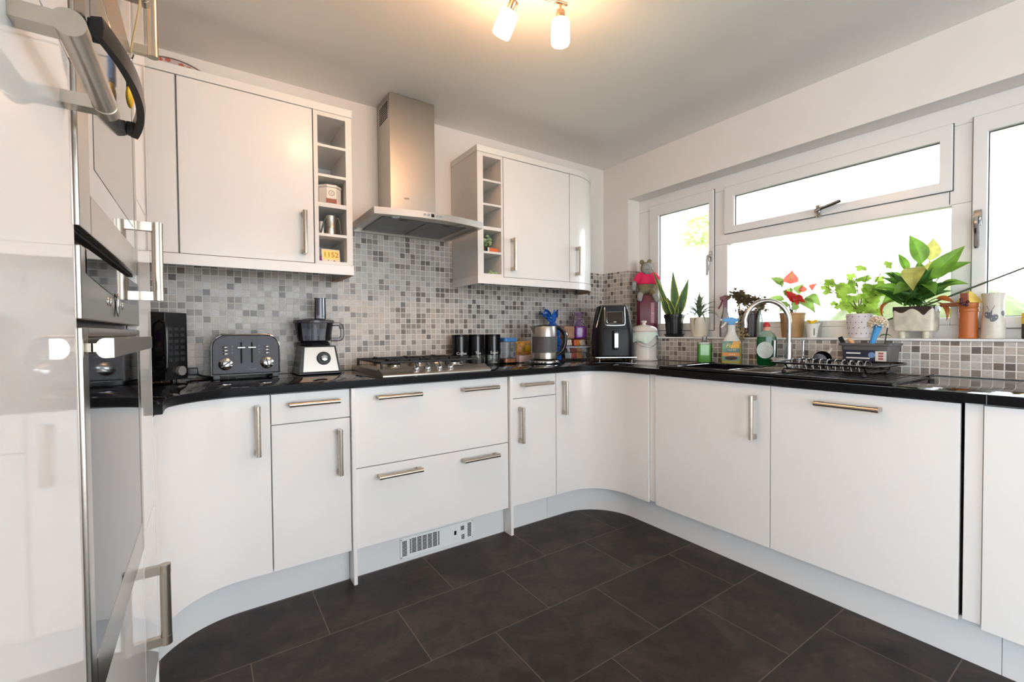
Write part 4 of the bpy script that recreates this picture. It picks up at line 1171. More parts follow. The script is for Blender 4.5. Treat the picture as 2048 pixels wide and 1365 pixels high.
# mixer tap
tx, ty, tz = 2.522, 1.128, G + .0095
t = thing('mixer_tap', 'chrome swan-neck mixer tap with two lever valves on the sink', 'tap', (tx, ty, tz))
obj('base', MB().lathe([(.027, 0), (.027, .004), (.022, .012), (.0185, .05), (.017, .10), (.0155, .13)], (tx, ty, tz), 28), CHROME, t)
dx, dy = -.62, .78
R1 = .105
neck = [(tx, ty, tz + .12), (tx, ty, tz + .17), (tx, ty, tz + .235)]
for i in range(1, 15):
    a = math.pi * i / 14 * .97
    k = R1 * (1 - math.cos(a))
    neck.append((tx + dx * k, ty + dy * k, tz + .235 + R1 * 1.10 * math.sin(a)))
neck.append((neck[-1][0] + .001, neck[-1][1] - .001, neck[-1][2] - .026))
o = obj('spout', MB().tube(smooth_path(neck, 4), .0125, 16), STEEL, t)
obj('aerator', MB().cyl(neck[-1], V(neck[-1]) - V((0, 0, .010)), .0138), CHROME, o)
for s in (-1, 1):
    y = ty + s * .062
    ar = obj('valve_body', MB().cyl((tx - .004, ty + s * .012, tz + .036), (tx - .004, y + s * .012, tz + .036), .0135).ell((tx - .004, y + s * .012, tz + .036), .0150), CHROME, t)
    obj('lever', MB().cyl((tx - .004, y + s * .008, tz + .045), (tx - .004, y + s * .008, tz + .135), .0055, .0065).ell((tx - .004, y + s * .008, tz + .136), .0068), CHROME, ar)

# bottles behind the sink
FACE = lambda x, y: math.atan2(-x, y) + 0.0     # turn a thing so its front (-y) looks at the camera
t = thing('soap_dispenser', 'clear pump bottle of bright green hand soap left of the sink', 'bottle', (2.590, 1.653, G), FACE(-2.59, 1.653) * -1 - math.pi * 0)
t.rotation_euler.z = -math.atan2(2.59, 1.653)
obj('soap', MB().prism(rrect(-.040, .040, -.024, .024, .016), .004, .118, bev=.004), mat('green_soap', (104, 200, 44), .15, sub=.3), t, local=True)
obj('bottle', MB().prism(rrect(-.0425, .0425, -.0265, .0265, .018), .001, .134, bev=.006), thin_glass('soap_bottle', (248, 253, 246), .02, .03), t, local=True)
obj('neck', MB().lathe([(.020, .135), (.013, .142), (.013, .158), (.0145, .159), (.0145, .166), (.005, .167), (.005, .176), (0, .177)], seg=20), CLEAR_P, t, local=True)

t = thing('spray_cleaner', 'yellow and orange trigger spray cleaner bottle with blue head behind the sink', 'bottle', (2.600, 1.483, G))
t.rotation_euler.z = -math.atan2(2.6, 1.483)
bp = [(-.054, .002), (-.056, .02), (-.055, .10), (-.052, .125)]
mb = MB(); rings = []
for w_, z in bp:
    rings.append([(x, y, z) for x, y in rrect(w_, -w_, -min(.028, -w_ * .9), min(.028, -w_ * .9), min(.016, -w_ * .6), 4)])
n = len(rings[0])
mb.add([p for q in rings for p in q], [(k * n + i, k * n + (i + 1) % n, (k + 1) * n + (i + 1) % n, (k + 1) * n + i) for k in range(len(rings) - 1) for i in range(n)] + [tuple(range(n)), tuple(range((len(rings) - 1) * n, len(rings) * n))])
obj('bottle', mb, mat('yellow_cleaner', (186, 172, 78), .15, sub=.2), t, local=True)
obj('shoulder', MB().lathe([(.0515, .1255), (.049, .138), (.034, .166), (.0215, .190), (.0195, .218), (.0205, .220), (.0205, .236), (.012, .238)], seg=36, sy=.54), mat('white_shoulder', (226, 226, 220), .25), t, local=True)
lb = obj('label', MB().box(-.050, .044, -.0296, -.0284, .024, .140, .0004), mat('label_teal', (112, 150, 132), .4, noise=(18, .35)), t, local=True)
obj('label_band', MB().box(-.048, .043, -.0302, -.0296, .052, .072), mat('label_orange', (236, 150, 40), .4), lb, local=True)
obj('label_sun', MB().prism([(-.008, .098), (.043, .098), (.043, .139), (.010, .139)], .0296, .0300, M=Matrix.Rotation(rad(90), 4, 'X')), mat('label_amber', (240, 172, 60), .4), lb, local=True)
obj('label_foot', MB().ell((-.002, -.0298, .040), (.034, .0012, .011)), mat('label_brown', (66, 44, 34), .5), lb, local=True)
lettering('Flash', .034, mat('label_yellow', (250, 226, 60), .4), lb, (.002, -.0303, .102), frame_rot((1, 0, 0), (0, 0, 1)), shear=.25, local=True)
lettering('CLEAN', .014, INK, lb, (.002, -.0303, .084), frame_rot((1, 0, 0), (0, 0, 1)), local=True)
lettering('SHINE', .013, INK, lb, (.002, -.0304, .0565), frame_rot((1, 0, 0), (0, 0, 1)), local=True)
BLU = mat('blue_trigger', (84, 160, 218), .35)
hd = obj('trigger_head', MB().prism([(-.052, .262), (-.046, .275), (.000, .283), (.034, .272), (.040, .258), (.020, .252), (.016, .238), (-.016, .238), (-.020, .252)], -.011, .011, M=Matrix.Rotation(rad(90), 4, 'X'), bev=.003), BLU, t, local=True)
obj('trigger', MB().tube(smooth_path([(-.030, 0, .258), (-.040, 0, .240), (-.056, 0, .222)], 5), .0055, 8), WHITE_P, hd, local=True)
obj('nozzle', MB().cyl((-.052, 0, .268), (-.060, 0, .268), .007), WHITE_P, hd, local=True)

t = thing('washing_up_liquid', 'dark green washing-up liquid bottle with red cap beside the tap', 'bottle', (2.565, 1.262, G + .0096))
t.rotation_euler.z = -math.atan2(2.565, 1.262)
mb = MB(); rings = []
for w_, dd, z in ((.042, .022, .001), (.047, .026, .012), (.050, .028, .08), (.050, .028, .135), (.046, .026, .158)):
    rings.append([(x, y, z) for x, y in rrect(-w_, w_, -dd, dd, .018, 4)])
n = len(rings[0])
mb.add([p for q in rings for p in q], [(k * n + i, k * n + (i + 1) % n, (k + 1) * n + (i + 1) % n, (k + 1) * n + i) for k in range(len(rings) - 1) for i in range(n)] + [tuple(range(n)), tuple(range((len(rings) - 1) * n, len(rings) * n))])
obj('bottle', mb, mat('bottle_green', (8, 84, 40), .08, sub=.1), t, local=True)
obj('shoulder', MB().lathe([(.046, .1585), (.036, .176), (.020, .188), (.018, .192)], seg=28, sy=.58), thin_glass('clear_shoulder', (214, 236, 222), .03, .25), t, local=True)
obj('collar', MB().lathe([(.019, .1925), (.019, .204), (.014, .207), (.014, .212)], seg=24), mat('peach_collar', (232, 176, 150), .4), t, local=True)
obj('cap', MB().lathe([(.0165, .2125), (.0175, .216), (.015, .230), (.009, .240), (0, .241)], seg=24), mat('red_cap', (206, 56, 46), .35), t, local=True)
lb = obj('label', MB().lathe([(.0001, .0), (.040, .0), (.040, .0008), (.0001, .0008)], seg=36, sy=1.15, M=Matrix.Translation((-.008, -.0284, .085)) @ Matrix.Rotation(rad(90), 4, 'X')), mat('pale_label', (206, 216, 210), .5, noise=(60, .08)), t, local=True)

# dish rack, mug, washing-up tub
t = thing('dish_rack', 'black wire dish rack with looped plate holders on the drainer', 'dish rack', (2.31, .83, G + .008))
WIRE = mat('black_wire', (34, 32, 31), .25, .7)
zr = G + .010
def loop(x0, x1, y0, y1, z, r): return [(x, y, z) for x, y in rrect(x0, x1, y0, y1, r, 5)]
g = MB().tube(loop(2.10, 2.445, .620, 1.030, zr + .050, .05), .0042, 10, True)
obj('top_rim', g, WIRE, t)
g = MB().tube(loop(2.16, 2.425, .665, 1.000, zr + .022, .04), .0032, 8, True)
for x, y in ((2.13, .68), (2.13, .97), (2.435, .68), (2.435, .97)):
    g.tube([(x, y, zr + .050), (x + (.03 if x < 2.3 else -.02), y, zr + .022)], .0032, 8)
for i in range(14):
    y = .690 + i * .0225
    g.tube([(2.16, y, zr + .022), (2.425, y, zr + .022)], .0016, 6)
obj('base_wires', g, WIRE, t)
g = MB()
for i in range(10):
    y = .715 + i * .028
    g.tube(smooth_path([(2.200, y, zr + .022), (2.205, y + .006, zr + .058), (2.245, y + .010, zr + .060), (2.270, y + .010, zr + .024), (2.300, y + .010, zr + .058), (2.330, y + .006, zr + .056), (2.345, y, zr + .022)], 5), .0020, 6)
obj('plate_loops', g, CHROME, t)
for x, y in ((2.165, .690), (2.165, .990), (2.420, .690), (2.420, .990)):
    obj('foot', MB().tube([(x, y, zr + .024), (x, y, zr + .010)], .0034, 8).ell((x, y, zr + .008), (.009, .009, .0085)), BLACK, t)
t = thing('mug', 'white mug with dark inside lying on its side behind the dish rack', 'mug', (2.525, .985, G + .052))
MM = Matrix.Translation((2.528, .985, G + .0525)) @ Matrix.Rotation(rad(-58), 4, 'Z') @ Matrix.Rotation(rad(80), 4, 'X')
obj('mug_body', MB().lathe([(.0, -.044), (.036, -.044), (.040, -.040), (.042, .044), (.0405, .046)], seg=40, M=MM, caps=False), mat('white_mug', (226, 224, 220), .2), t)
obj('mug_inside', MB().lathe([(.0405, .0455), (.0385, .040), (.037, -.034), (0, -.036)], seg=40, M=MM, caps=False), mat('dark_glaze', (30, 26, 24), .2), t)
obj('mug_handle', MB().tube([MM @ V(p) for p in smooth_path([(.030, .028, .026), (.044, .052, .022), (.046, .056, -.012), (.030, .030, -.026)], 6)], .0055, 8), mat('white_mug_handle', (226, 224, 220), .2), t)
t = thing('washing_up_caddy', 'grey plastic tub with a paper sleeve, full of washing-up tools, on the drainer', 'caddy', (2.537, .785, G + .010))
zt_ = G + .011
mb = MB(); ro = [[(x, y, z) for x, y in rrect(2.537 - a, 2.537 + a, .785 - b, .785 + b, .018, 5)] for a, b, z in ((.058, .084, zt_), (.060, .087, zt_ + .004), (.066, .095, zt_ + .118), (.074, .103, zt_ + .120), (.075, .104, zt_ + .130), (.063, .092, zt_ + .130), (.057, .084, zt_ + .006))]
n = len(ro[0])
mb.add([p for q in ro for p in q], [(k * n + i, k * n + (i + 1) % n, (k + 1) * n + (i + 1) % n, (k + 1) * n + i) for k in range(len(ro) - 1) for i in range(n)] + [tuple(range(n)), tuple(range((len(ro) - 1) * n, len(ro) * n))])
obj('tub', mb, GREY_P, t)
NA = frame_rot((0, -1, 0), (0, 0, 1))
sv = obj('paper_sleeve', MB().box(2.4710, 2.4730, .735, .868, zt_ + .040, zt_ + .100), mat('navy_card', (34, 38, 58), .5), t)
obj('white_square', MB().box(2.4702, 2.4712, .705, .745, zt_ + .050, zt_ + .096), mat('white_card', (226, 220, 216), .6), sv)
for j in range(3):
    obj('print_block', MB().box(2.4698, 2.4703, .716, .734, zt_ + .058 + j * .012, zt_ + .066 + j * .012), mat('print_red', (168, 90, 80), .6), sv)
for z, a, b in ((.060, .765, .855), (.082, .80, .855)):
    obj('print_line', MB().box(2.4704, 2.4711, a, b, zt_ + z, zt_ + z + .006), INK, sv)
obj('print_dot', MB().cyl((2.4712, .758, zt_ + .078), (2.4703, .758, zt_ + .078), .013, seg=20), mat('print_blue', (120, 150, 196), .6), sv)
zb_ = zt_ + .012
t = thing('dish_brush', 'round dish brush with pale bristles and a blue handle in the grey tub', 'brush', (2.505, .772, zb_))
a0, a1 = V((2.537, .810, zb_)), V((2.522, .752, zt_ + .205))
obj('handle', MB().tube([a0, a0.lerp(a1, .5), a0.lerp(a1, .8), a1], [.009, .010, .012, .015], 12), BLU, t)
hd = a1 + (a1 - a0).normalized() * .030
obj('brush_head', MB().ell(a1 + V((0, 0, .006)), (.022, .022, .012)), BLU, t)
br = MB()
for i in range(260):
    th, ph = rnd.uniform(0, 6.283), rnd.uniform(0, 1.95)
    d_ = V((math.sin(ph) * math.cos(th), math.sin(ph) * math.sin(th), math.cos(ph)))
    br.cyl(a1 + V((0, 0, .008)) + d_ * .010, a1 + V((0, 0, .010)) + d_ * .040, .0016, .0026, 5)
obj('bristles', br, mat('cream_bristle', (232, 216, 192), .8), t)
t = thing('scraper', 'black flat scraper leaning out of the left end of the grey tub', 'utensil', (2.505, .85, zb_))
obj('blade', MB().box(-.0025, .0025, -.010, .010, .06, .160, .001, M=Matrix.Translation((2.534, .838, zb_)) @ Matrix.Rotation(rad(-24), 4, 'X')), BLACK, t)
obj('shaft', MB().cyl((0, 0, 0), (0, 0, .062), .004, M=Matrix.Translation((2.534, .838, zb_)) @ Matrix.Rotation(rad(-24), 4, 'X')), BLACK, t)
tag(obj('wooden_spoon', MB().tube([(2.552, .830, zb_), (2.522, .838, zt_ + .105), (2.517, .852, zt_ + .140), (2.514, .864, zt_ + .150)], [.005, .006, .011, .006], 12), mat('beech_wood', (214, 164, 120), .6)), 'wooden spoon head showing at the rim of the grey tub', 'spoon')
tag(obj('skewer', MB().cyl((2.557, .752, zb_), (2.520, .716, zt_ + .200), .0024, seg=8), mat('dark_rod', (52, 46, 44), .5)), 'thin dark rod leaning right out of the grey tub beside the brush', 'rod')
# ------------------------------------------------------------------ things on the window sill
S = WZ0 + .0008
LEAF = mat('leaf_green', (74, 128, 44), .4, noise=(14, .3), sub=.0)
def leafy(name, rgb, trans=.45, rough=.4):
    """Leaf skin that lets window light glow through."""
    m = bpy.data.materials.new(name); m.use_nodes = True
    nt = m.node_tree; b = nt.nodes['Principled BSDF']; N, L = nt.nodes.new, nt.links.new
    b.inputs['Roughness'].default_value = rough
    tc = N('ShaderNodeTexCoord'); n = N('ShaderNodeTexNoise'); n.inputs['Scale'].default_value = 22; n.inputs['Detail'].default_value = 4; L(tc.outputs['Object'], n.inputs[0])
    r = N('ShaderNodeMapRange'); r.inputs[1].default_value = .3; r.inputs[2].default_value = .7; r.inputs[3].default_value = .7; r.inputs[4].default_value = 1.25; L(n.outputs['Fac'], r.inputs[0])
    x = N('ShaderNodeMix'); x.data_type = 'RGBA'; x.blend_type = 'MULTIPLY'; x.inputs[0].default_value = 1; x.inputs[6].default_value = lin(rgb); L(r.outputs[0], x.inputs[7])
    L(x.outputs[2], b.inputs['Base Color'])
    t_ = N('ShaderNodeBsdfTranslucent'); L(x.outputs[2], t_.inputs[0])
    mx = N('ShaderNodeMixShader'); mx.inputs[0].default_value = trans
    L(b.outputs[0], mx.inputs[1]); L(t_.outputs[0], mx.inputs[2]); L(mx.outputs[0], nt.nodes['Material Output'].inputs[0])
    return m
L_DARK = leafy('snake_leaf', (78, 104, 62), .3); L_EDGE = leafy('snake_leaf_edge', (206, 206, 96), .35)
L_GREY = leafy('spiky_leaf', (120, 138, 110), .35); L_IVY = leafy('ivy_leaf', (176, 208, 92), .6); L_LILY = leafy('lily_leaf', (126, 172, 66), .52)
L_ANTH = leafy('anthurium_leaf', (150, 184, 98), .55); L_YEL = leafy('yellow_leaf', (220, 214, 120), .55); L_RED = leafy('anthurium_red', (206, 44, 40), .35)
L_CORAL = leafy('anthurium_coral', (240, 120, 104), .5); L_DEAD = leafy('withered_leaf', (178, 98, 44), .4); DRY = leafy('dried_petal', (142, 124, 92), .35, .8)
CREAM = leafy('dried_cream', (190, 174, 140), .3, .8)
TWIG = mat('twig_brown', (92, 76, 56), .8)

# maroon container with the soft toy sitting on it
t = thing('plastic_container', 'tall maroon plastic container in the left corner of the window sill', 'container', (2.744, 2.205, S))
MAR = mat('maroon_plastic', (104, 30, 56), .3)
CM = Matrix.Translation((2.722, 2.205, S)) @ Matrix.Rotation(rad(-52), 4, 'Z')
mb = MB(); rings = []
for a, b, z in ((.070, .031, .0), (.073, .034, .006), (.073, .034, .298), (.069, .030, .309)):
    rings.append([CM @ V((x, y, z)) for x, y in rrect(-a, a, -b, b, min(.024, b * .7), 1)])
n = len(rings[0])
mb.add([p for q in rings for p in q], [(k * n + i, k * n + (i + 1) % n, (k + 1) * n + (i + 1) % n, (k + 1) * n + i) for k in range(len(rings) - 1) for i in range(n)] + [tuple(range(n)), tuple(range((len(rings) - 1) * n, len(rings) * n))])
obj('container_body', mb, MAR, t)
lb = obj('label', MB().box(-.0005, .0005, -.012, .012, .10, .25, M=CM @ Matrix.Translation((.040, -.0345, 0)) @ Matrix.Rotation(rad(90), 4, 'Z')), mat('pink_label', (196, 150, 164), .5), t)
obj('label_line', MB().box(-.0004, .0010, -.011, .011, .170, .173, M=CM @ Matrix.Translation((.040, -.0348, 0)) @ Matrix.Rotation(rad(-90), 4, 'Z')), INK, lb)

t = thing('soft_toy', 'grey-green knitted soft toy in a pink shirt sitting on the maroon container', 'soft toy', (2.718, 2.205, S + .3155), rad(-52))
def remeshed(mb, name, m, par, vox):
    o = obj(name, mb, m, par, local=True)
    r = o.modifiers.new('r', 'REMESH'); r.mode = 'VOXEL'; r.voxel_size = vox; r.use_smooth_shade = True
    s_ = o.modifiers.new('s', 'SMOOTH'); s_.iterations = 4; s_.factor = .6
    evaluated(o, name); o.data.polygons.foreach_set('use_smooth', [True] * len(o.data.polygons))
    if not o.data.materials: o.data.materials.append(m)
    return o
KNIT = mat('olive_wool', (132, 124, 92), .95, bump=(240, .9), noise=(60, .15)); KNIT2 = mat('grey_wool', (160, 160, 156), .95, bump=(240, .9), noise=(60, .1))
def limb(mb, a, b, r0, r1):
    a, b = V(a), V(b); mb.cyl(a, b, r0, r1, 18); mb.ell(a, r0, nu=16, nv=10); mb.ell(b, r1, nu=16, nv=10)
mb = MB(); mb.ell((0, .006, .060), (.066, .050, .064)); mb.ell((0, .002, .130), (.050, .040, .045)); mb.ell((0, -.002, .192), (.046, .042, .046))
limb(mb, (-.048, .0, .135), (-.088, -.014, .085), .019, .017); limb(mb, (.048, .0, .135), (.082, -.010, .090), .019, .017)
limb(mb, (-.030, -.024, .022), (-.044, -.070, -.008), .022, .020); limb(mb, (.032, -.024, .022), (.060, -.062, -.016), .022, .019)
mb.ell((-.034, .004, .240), (.018, .012, .020)); mb.ell((.020, .004, .242), (.018, .012, .018))
remeshed(mb, 'toy_body', KNIT, t, .0045)
remeshed(MB().ell((.006, -.032, .180), (.042, .030, .040)).ell((.004, -.022, .205), (.034, .024, .026)), 'muzzle', KNIT2, t, .004)
for a, b in (((-.0885, -.0145, .084), (-.092, -.020, .040)), ((.0825, -.0105, .089), (.094, -.016, .050))):
    mb = MB(); limb(mb, a, b, .0175, .015); obj('paw', mb, KNIT2, t, local=True)
for a, b in (((-.044, -.072, -.010), (-.048, -.080, -.040)), ((.060, -.064, -.018), (.074, -.074, -.052))):
    mb = MB(); limb(mb, a, b, .0205, .017); obj('foot', mb, KNIT2, t, local=True)
mb = MB(); mb.tube([(.006 + .032 * math.cos(q), -.033 - .0285 * math.sin(q) * .98, .178 + .004 * math.sin(3 * q)) for q in [rad(35 + 110 * i / 10) for i in range(11)]], .0016, 6)
obj('mouth', mb, BLACK, t, local=True)
sh = MB()
prf = [(.0700, .072), (.0715, .078), (.066, .110), (.058, .140), (.049, .158), (.036, .166)]
sh.lathe(prf, (0, .004, 0), 40, sy=.80)
limb(sh, (-.046, .0, .140), (-.070, -.008, .110), .025, .0255); limb(sh, (.046, .0, .140), (.068, -.006, .112), .025, .0255)
remeshed(sh, 'shirt', mat('pink_jersey', (232, 40, 92), .8, bump=(300, .3)), t, .004)

# snake plant
yc, xc = 1.982, 2.738
t = thing('snake_plant', 'snake plant with tall yellow-edged leaves in a black pot on a saucer', 'plant', (xc, yc, S))
obj('saucer', MB().lathe([(.058, 0), (.060, .003), (.070, .018), (.0715, .020), (.068, .020), (.056, .006), (0, .006)], (xc, yc, S), 40), BLACK_S, t)
pr = [(.050, .008), (.053, .010), (.064, .128), (.0685, .129), (.0695, .133), (.0695, .156), (.066, .158), (.0625, .156), (.060, .140)]
obj('pot', MB().lathe(pr, (xc, yc, S), 44), mat('black_pot', (20, 20, 22), .25), t)
obj('soil', MB().lathe([(.0605, .138), (.03, .146), (0, .148)], (xc, yc, S), 24), SOIL, t)
zs = S + .14
def swordleaf(b, tp, w, lift):
    c = MB().leaf(b, tp, w, lift, .22, up=(-.78, -.5, .3), n=12, shape=.62)
    o = obj('leaf', c, L_DARK, t)
    e = MB(); bm = o.data; vs = [v.co.copy() + LOC[t.name] for v in bm.vertices]
    n = len(vs) // 3
    for s_ in (0, 2):
        q = []
        for i in range(n):
            ed, mid = vs[i * 3 + s_], vs[i * 3 + 1]
            inn = ed.lerp(mid, .26); off = V((-.0006, -.0004, .0002))
            q += [ed + off + (ed - mid) * .06, inn + off]
        e.add(q, [(2 * i, 2 * i + 1, 2 * i + 3, 2 * i + 2) for i in range(n - 1)])
    obj('leaf_edge', e, L_EDGE, o)
swordleaf((xc, yc + .020, zs), (xc - .060, 2.130, S + .500), .034, .012)
swordleaf((xc + .015, yc - .005, zs), (xc + .03, 2.015, S + .475), .060, .0)
swordleaf((xc + .010, yc - .020, zs), (xc + .02, 1.880, S + .405), .060, -.012)
swordleaf((xc - .015, yc + .025, zs), (xc - .03, 2.075, S + .305), .052, .02)
swordleaf((xc - .020, yc - .020, zs), (xc - .03, 2.020, S + .285), .034, .01)
swordleaf((xc - .018, yc - .030, zs), (xc - .03, 1.935, S + .230), .026, .0)
swordleaf((xc + .02, yc - .03, zs), (xc + .03, 1.945, S + .330), .030, .0)

# spiky plant in a white pot
yc, xc = 1.783, 2.738
t = thing('spiky_plant', 'grey-green rosette plant with thin arching leaves in a cream round pot', 'plant', (xc, yc, S))
obj('pot', MB().lathe([(.040, 0), (.044, .003), (.060, .06), (.0635, .105), (.0635, .128), (.060, .130), (.058, .120)], (xc, yc, S), 44), mat('cream_glaze', (232, 224, 206), .2), t)
obj('soil', MB().lathe([(.0585, .116), (0, .124)], (xc, yc, S), 24), SOIL, t)
mb = MB(); zs = S + .122
for i in range(34):
    a = i * 2.4; k = i / 34
    el = rad(80 - 95 * k); ln = .11 + .05 * rnd.random() + (.03 if k > .5 else 0)
    d_ = V((math.cos(a) * math.cos(el) * .55 - .15 * k, math.sin(a) * math.cos(el), math.sin(el)))
    b_ = V((xc - .005, yc + .0, zs)) + V((math.cos(a), math.sin(a), 0)) * .010 * k + V((0, 0, .05 * (1 - k)))
    mb.leaf(b_, b_ + d_ * ln, .024 - .008 * k, .012 + .03 * k, .3, n=7, shape=.55)
for dy_, dz_ in ((-.09, -.02), (-.02, -.09), (.07, -.05)):
    mb.leaf((xc - .02, yc, zs), (xc - .085, yc + dy_, zs + dz_), .009, .05, .3, n=9, shape=.5)
for dy_, dz_, l_ in ((.09, .16, .03), (-.11, .11, .04), (.08, .08, .03)):
    mb.leaf((xc, yc, zs), (xc, yc + dy_, zs + dz_), .006, l_, .3, n=9, shape=.5)
obj('foliage', mb, L_GREY, t)
obj('heart', MB().leaf((xc, yc, zs), (xc + .005, yc + .005, S + .305), .030, 0, .35, up=(-.8, -.5, .2), n=8, shape=.6), L_GREY, t)

# clear spray bottle with maroon trigger
yc, xc = 1.612, 2.752
t = thing('spray_bottle', 'clear spray bottle with maroon trigger on the sill beside the window mullion', 'bottle', (xc, yc, S), rad(-59))
obj('bottle', MB().lathe([(.032, 0), (.034, .004), (.034, .07), (.028, .11), (.015, .165), (.013, .19)], seg=32), thin_glass('clear_bottle', (238, 238, 242), .02, .22), t, local=True)
MTR = mat('maroon_trigger', (120, 36, 62), .35)
hd = obj('trigger_head', MB().prism([(-.030, .238), (-.034, .254), (.000, .268), (.026, .262), (.030, .244), (.013, .236), (.013, .190), (-.013, .190), (-.012, .232)], -.010, .010, M=Matrix.Rotation(rad(90), 4, 'X'), bev=.003), MTR, t, local=True)
obj('trigger', MB().tube([(-.016, 0, .236), (-.026, 0, .205), (-.040, 0, .180)], .005, 8), MTR, hd, local=True)

# dried hydrangea in a dark pot
yc, xc = 1.452, 2.742
t = thing('dried_flowers', 'dried brown flower heads in a dark pot with pale heads hanging over the sill', 'plant', (xc, yc, S))
obj('pot', MB().lathe([(.045, 0), (.050, .004), (.058, .135), (.062, .137), (.062, .158), (.058, .160), (.055, .150)], (xc, yc, S), 36), mat('dark_brown_pot', (40, 26, 24), .35), t)
obj('soil', MB().lathe([(.0555, .146), (0, .152)], (xc, yc, S), 20), SOIL, t)
st = MB()
def floret(mb, c, r):
    c = V(c)
    for k in range(4):
        d_ = V((rnd.uniform(-1, 1), rnd.uniform(-1, 1), rnd.uniform(-.6, 1))).normalized()
        mb.leaf(c, c + d_ * r, r * .9, r * .15, .2, n=3)
for i in range(14):
    hy = yc + rnd.uniform(-.085, .125); hz = S + .215 + rnd.uniform(-.03, .085) - abs(hy - yc) * .25; hx = xc + rnd.uniform(-.045, .01)
    st.tube(smooth_path([(xc, yc, S + .150), ((xc + hx) / 2, yc + (hy - yc) * .35, S + .19), (hx, hy, hz)], 4), .0013, 5)
    fl = MB()
    for k in range(26):
        floret(fl, (hx + rnd.gauss(0, .014), hy + rnd.gauss(0, .016), hz + rnd.gauss(0, .014)), rnd.uniform(.014, .022))
    obj('flower_head', fl, DRY, t)
for i, (u_, n_) in enumerate(((.0, 26), (.28, 26), (.55, 22), (.78, 18), (1.0, 12))):
    fl = MB()
    for k in range(n_):
        floret(fl, (2.636 + max(-.012, min(.004, rnd.gauss(0, .007))) + .016 * (1 - u_), yc + rnd.gauss(0, .018), S + .150 - .165 * u_ + rnd.gauss(0, .013)), rnd.uniform(.011, .017))
    obj('flower_head', fl, CREAM, t)
st.tube(smooth_path([(xc, yc, S + .150), (2.68, yc, S + .175), (2.645, yc, S + .10), (2.636, yc, S + .0)], 6), .0016, 6)
obj('stems', st, TWIG, t)

tag(obj('glass_bottle', MB().lathe([(.017, 0), (.0185, .003), (.0185, .105), (.013, .128), (.010, .152), (.011, .154), (.011, .164), (0, .165)], (2.742, 1.392, S), 28), thin_glass('green_grey_glass', (206, 224, 214), .02, .35)),
    'slim pale green glass bottle on the sill behind the washing-up liquid', 'bottle')

# anthurium
yc, xc = 1.207, 2.738
t = thing('anthurium', 'anthurium with red and coral flowers in a tan pot on the sill', 'plant', (xc, yc, S))
obj('pot', MB().lathe([(.048, 0), (.051, .003), (.062, .126), (.0645, .128), (.0645, .138), (.060, .139), (.058, .128)], (xc, yc, S), 40), mat('tan_terracotta', (172, 132, 84), .55, noise=(14, .15)), t)
obj('soil', MB().lathe([(.0585, .126), (0, .130)], (xc, yc, S), 20), SOIL, t)
st = MB(); lf = MB(); rd = MB(); co = MB(); sx_ = MB()
HEART = [max(.22, (1.0 + .35 * math.cos(a)) * (1 - .55 * max(0, math.cos(a + math.pi)) ** 8)) for a in [2 * math.pi * i / 18 for i in range(18)]]
def stalk(p): st.tube(smooth_path([(xc + rnd.uniform(-.015, .015), yc + rnd.uniform(-.02, .02), S + .128), ((xc + p[0]) / 2, yc * .6 + p[1] * .4, (S + .13) * .45 + p[2] * .55), p], 5), .0018, 6)
def blade(mb, p, tp, w, lift=.01): 
    stalk(p); mb.leaf(p, tp, w, lift, .16, up=(-.8, -.4, .45), n=8, shape=.55)
blade(lf, (xc - .02, 1.245, S + .300), (xc - .03, 1.315, S + .345), .045); blade(lf, (xc - .02, 1.270, S + .315), (xc - .03, 1.245, S + .285), .04)
blade(lf, (xc - .03, 1.235, S + .215), (xc - .05, 1.335, S + .215), .042); blade(lf, (xc - .03, 1.225, S + .200), (xc - .05, 1.250, S + .145), .05)
blade(lf, (xc - .02, 1.150, S + .205), (xc - .04, 1.075, S + .130), .060, .02); blade(lf, (xc, 1.135, S + .225), (xc - .01, 1.060, S + .165), .060, .02)
blade(lf, (xc + .01, 1.215, S + .24), (xc + .01, 1.265, S + .265), .06); blade(lf, (xc + .01, 1.19, S + .25), (xc, 1.150, S + .295), .05)
blade(lf, (xc - .04, 1.17, S + .150), (xc - .05, 1.185, S + .205), .035)
blade(co, (xc - .03, 1.205, S + .300), (xc - .035, 1.195, S + .372), .075, -.01); blade(co, (xc, 1.155, S + .250), (xc, 1.160, S + .290), .04); blade(co, (xc - .01, 1.110, S + .262), (xc - .02, 1.075, S + .290), .035)
blade(rd, (xc - .04, 1.170, S + .195), (xc - .05, 1.225, S + .262), .050); blade(rd, (xc - .045, 1.185, S + .215), (xc - .06, 1.115, S + .190), .055); blade(rd, (xc - .05, 1.160, S + .235), (xc - .06, 1.160, S + .178), .05)
for p, q in (((xc - .045, 1.200, S + .318), (xc - .05, 1.190, S + .360)), ((xc - .055, 1.180, S + .225), (xc - .065, 1.150, S + .235))):
    sx_.cyl(p, q, .004, .003, 10)
obj('stems', st, mat('stem_green', (86, 96, 50), .5), t); obj('leaves', lf, L_ANTH, t); obj('coral_flowers', co, L_CORAL, t); obj('red_flowers', rd, L_RED, t); obj('spadix', sx_, L_YEL, t)
tag(obj('glass_tumbler', MB().lathe([(.026, 0), (.028, .003), (.034, .148), (.0325, .148), (.0265, .006), (0, .006)], (2.775, 1.105, S), 32), thin_glass('tumbler_glass', (252, 253, 253), .02, .03, .35)), 'clear glass tumbler on the sill close to the tan pot', 'tumbler')
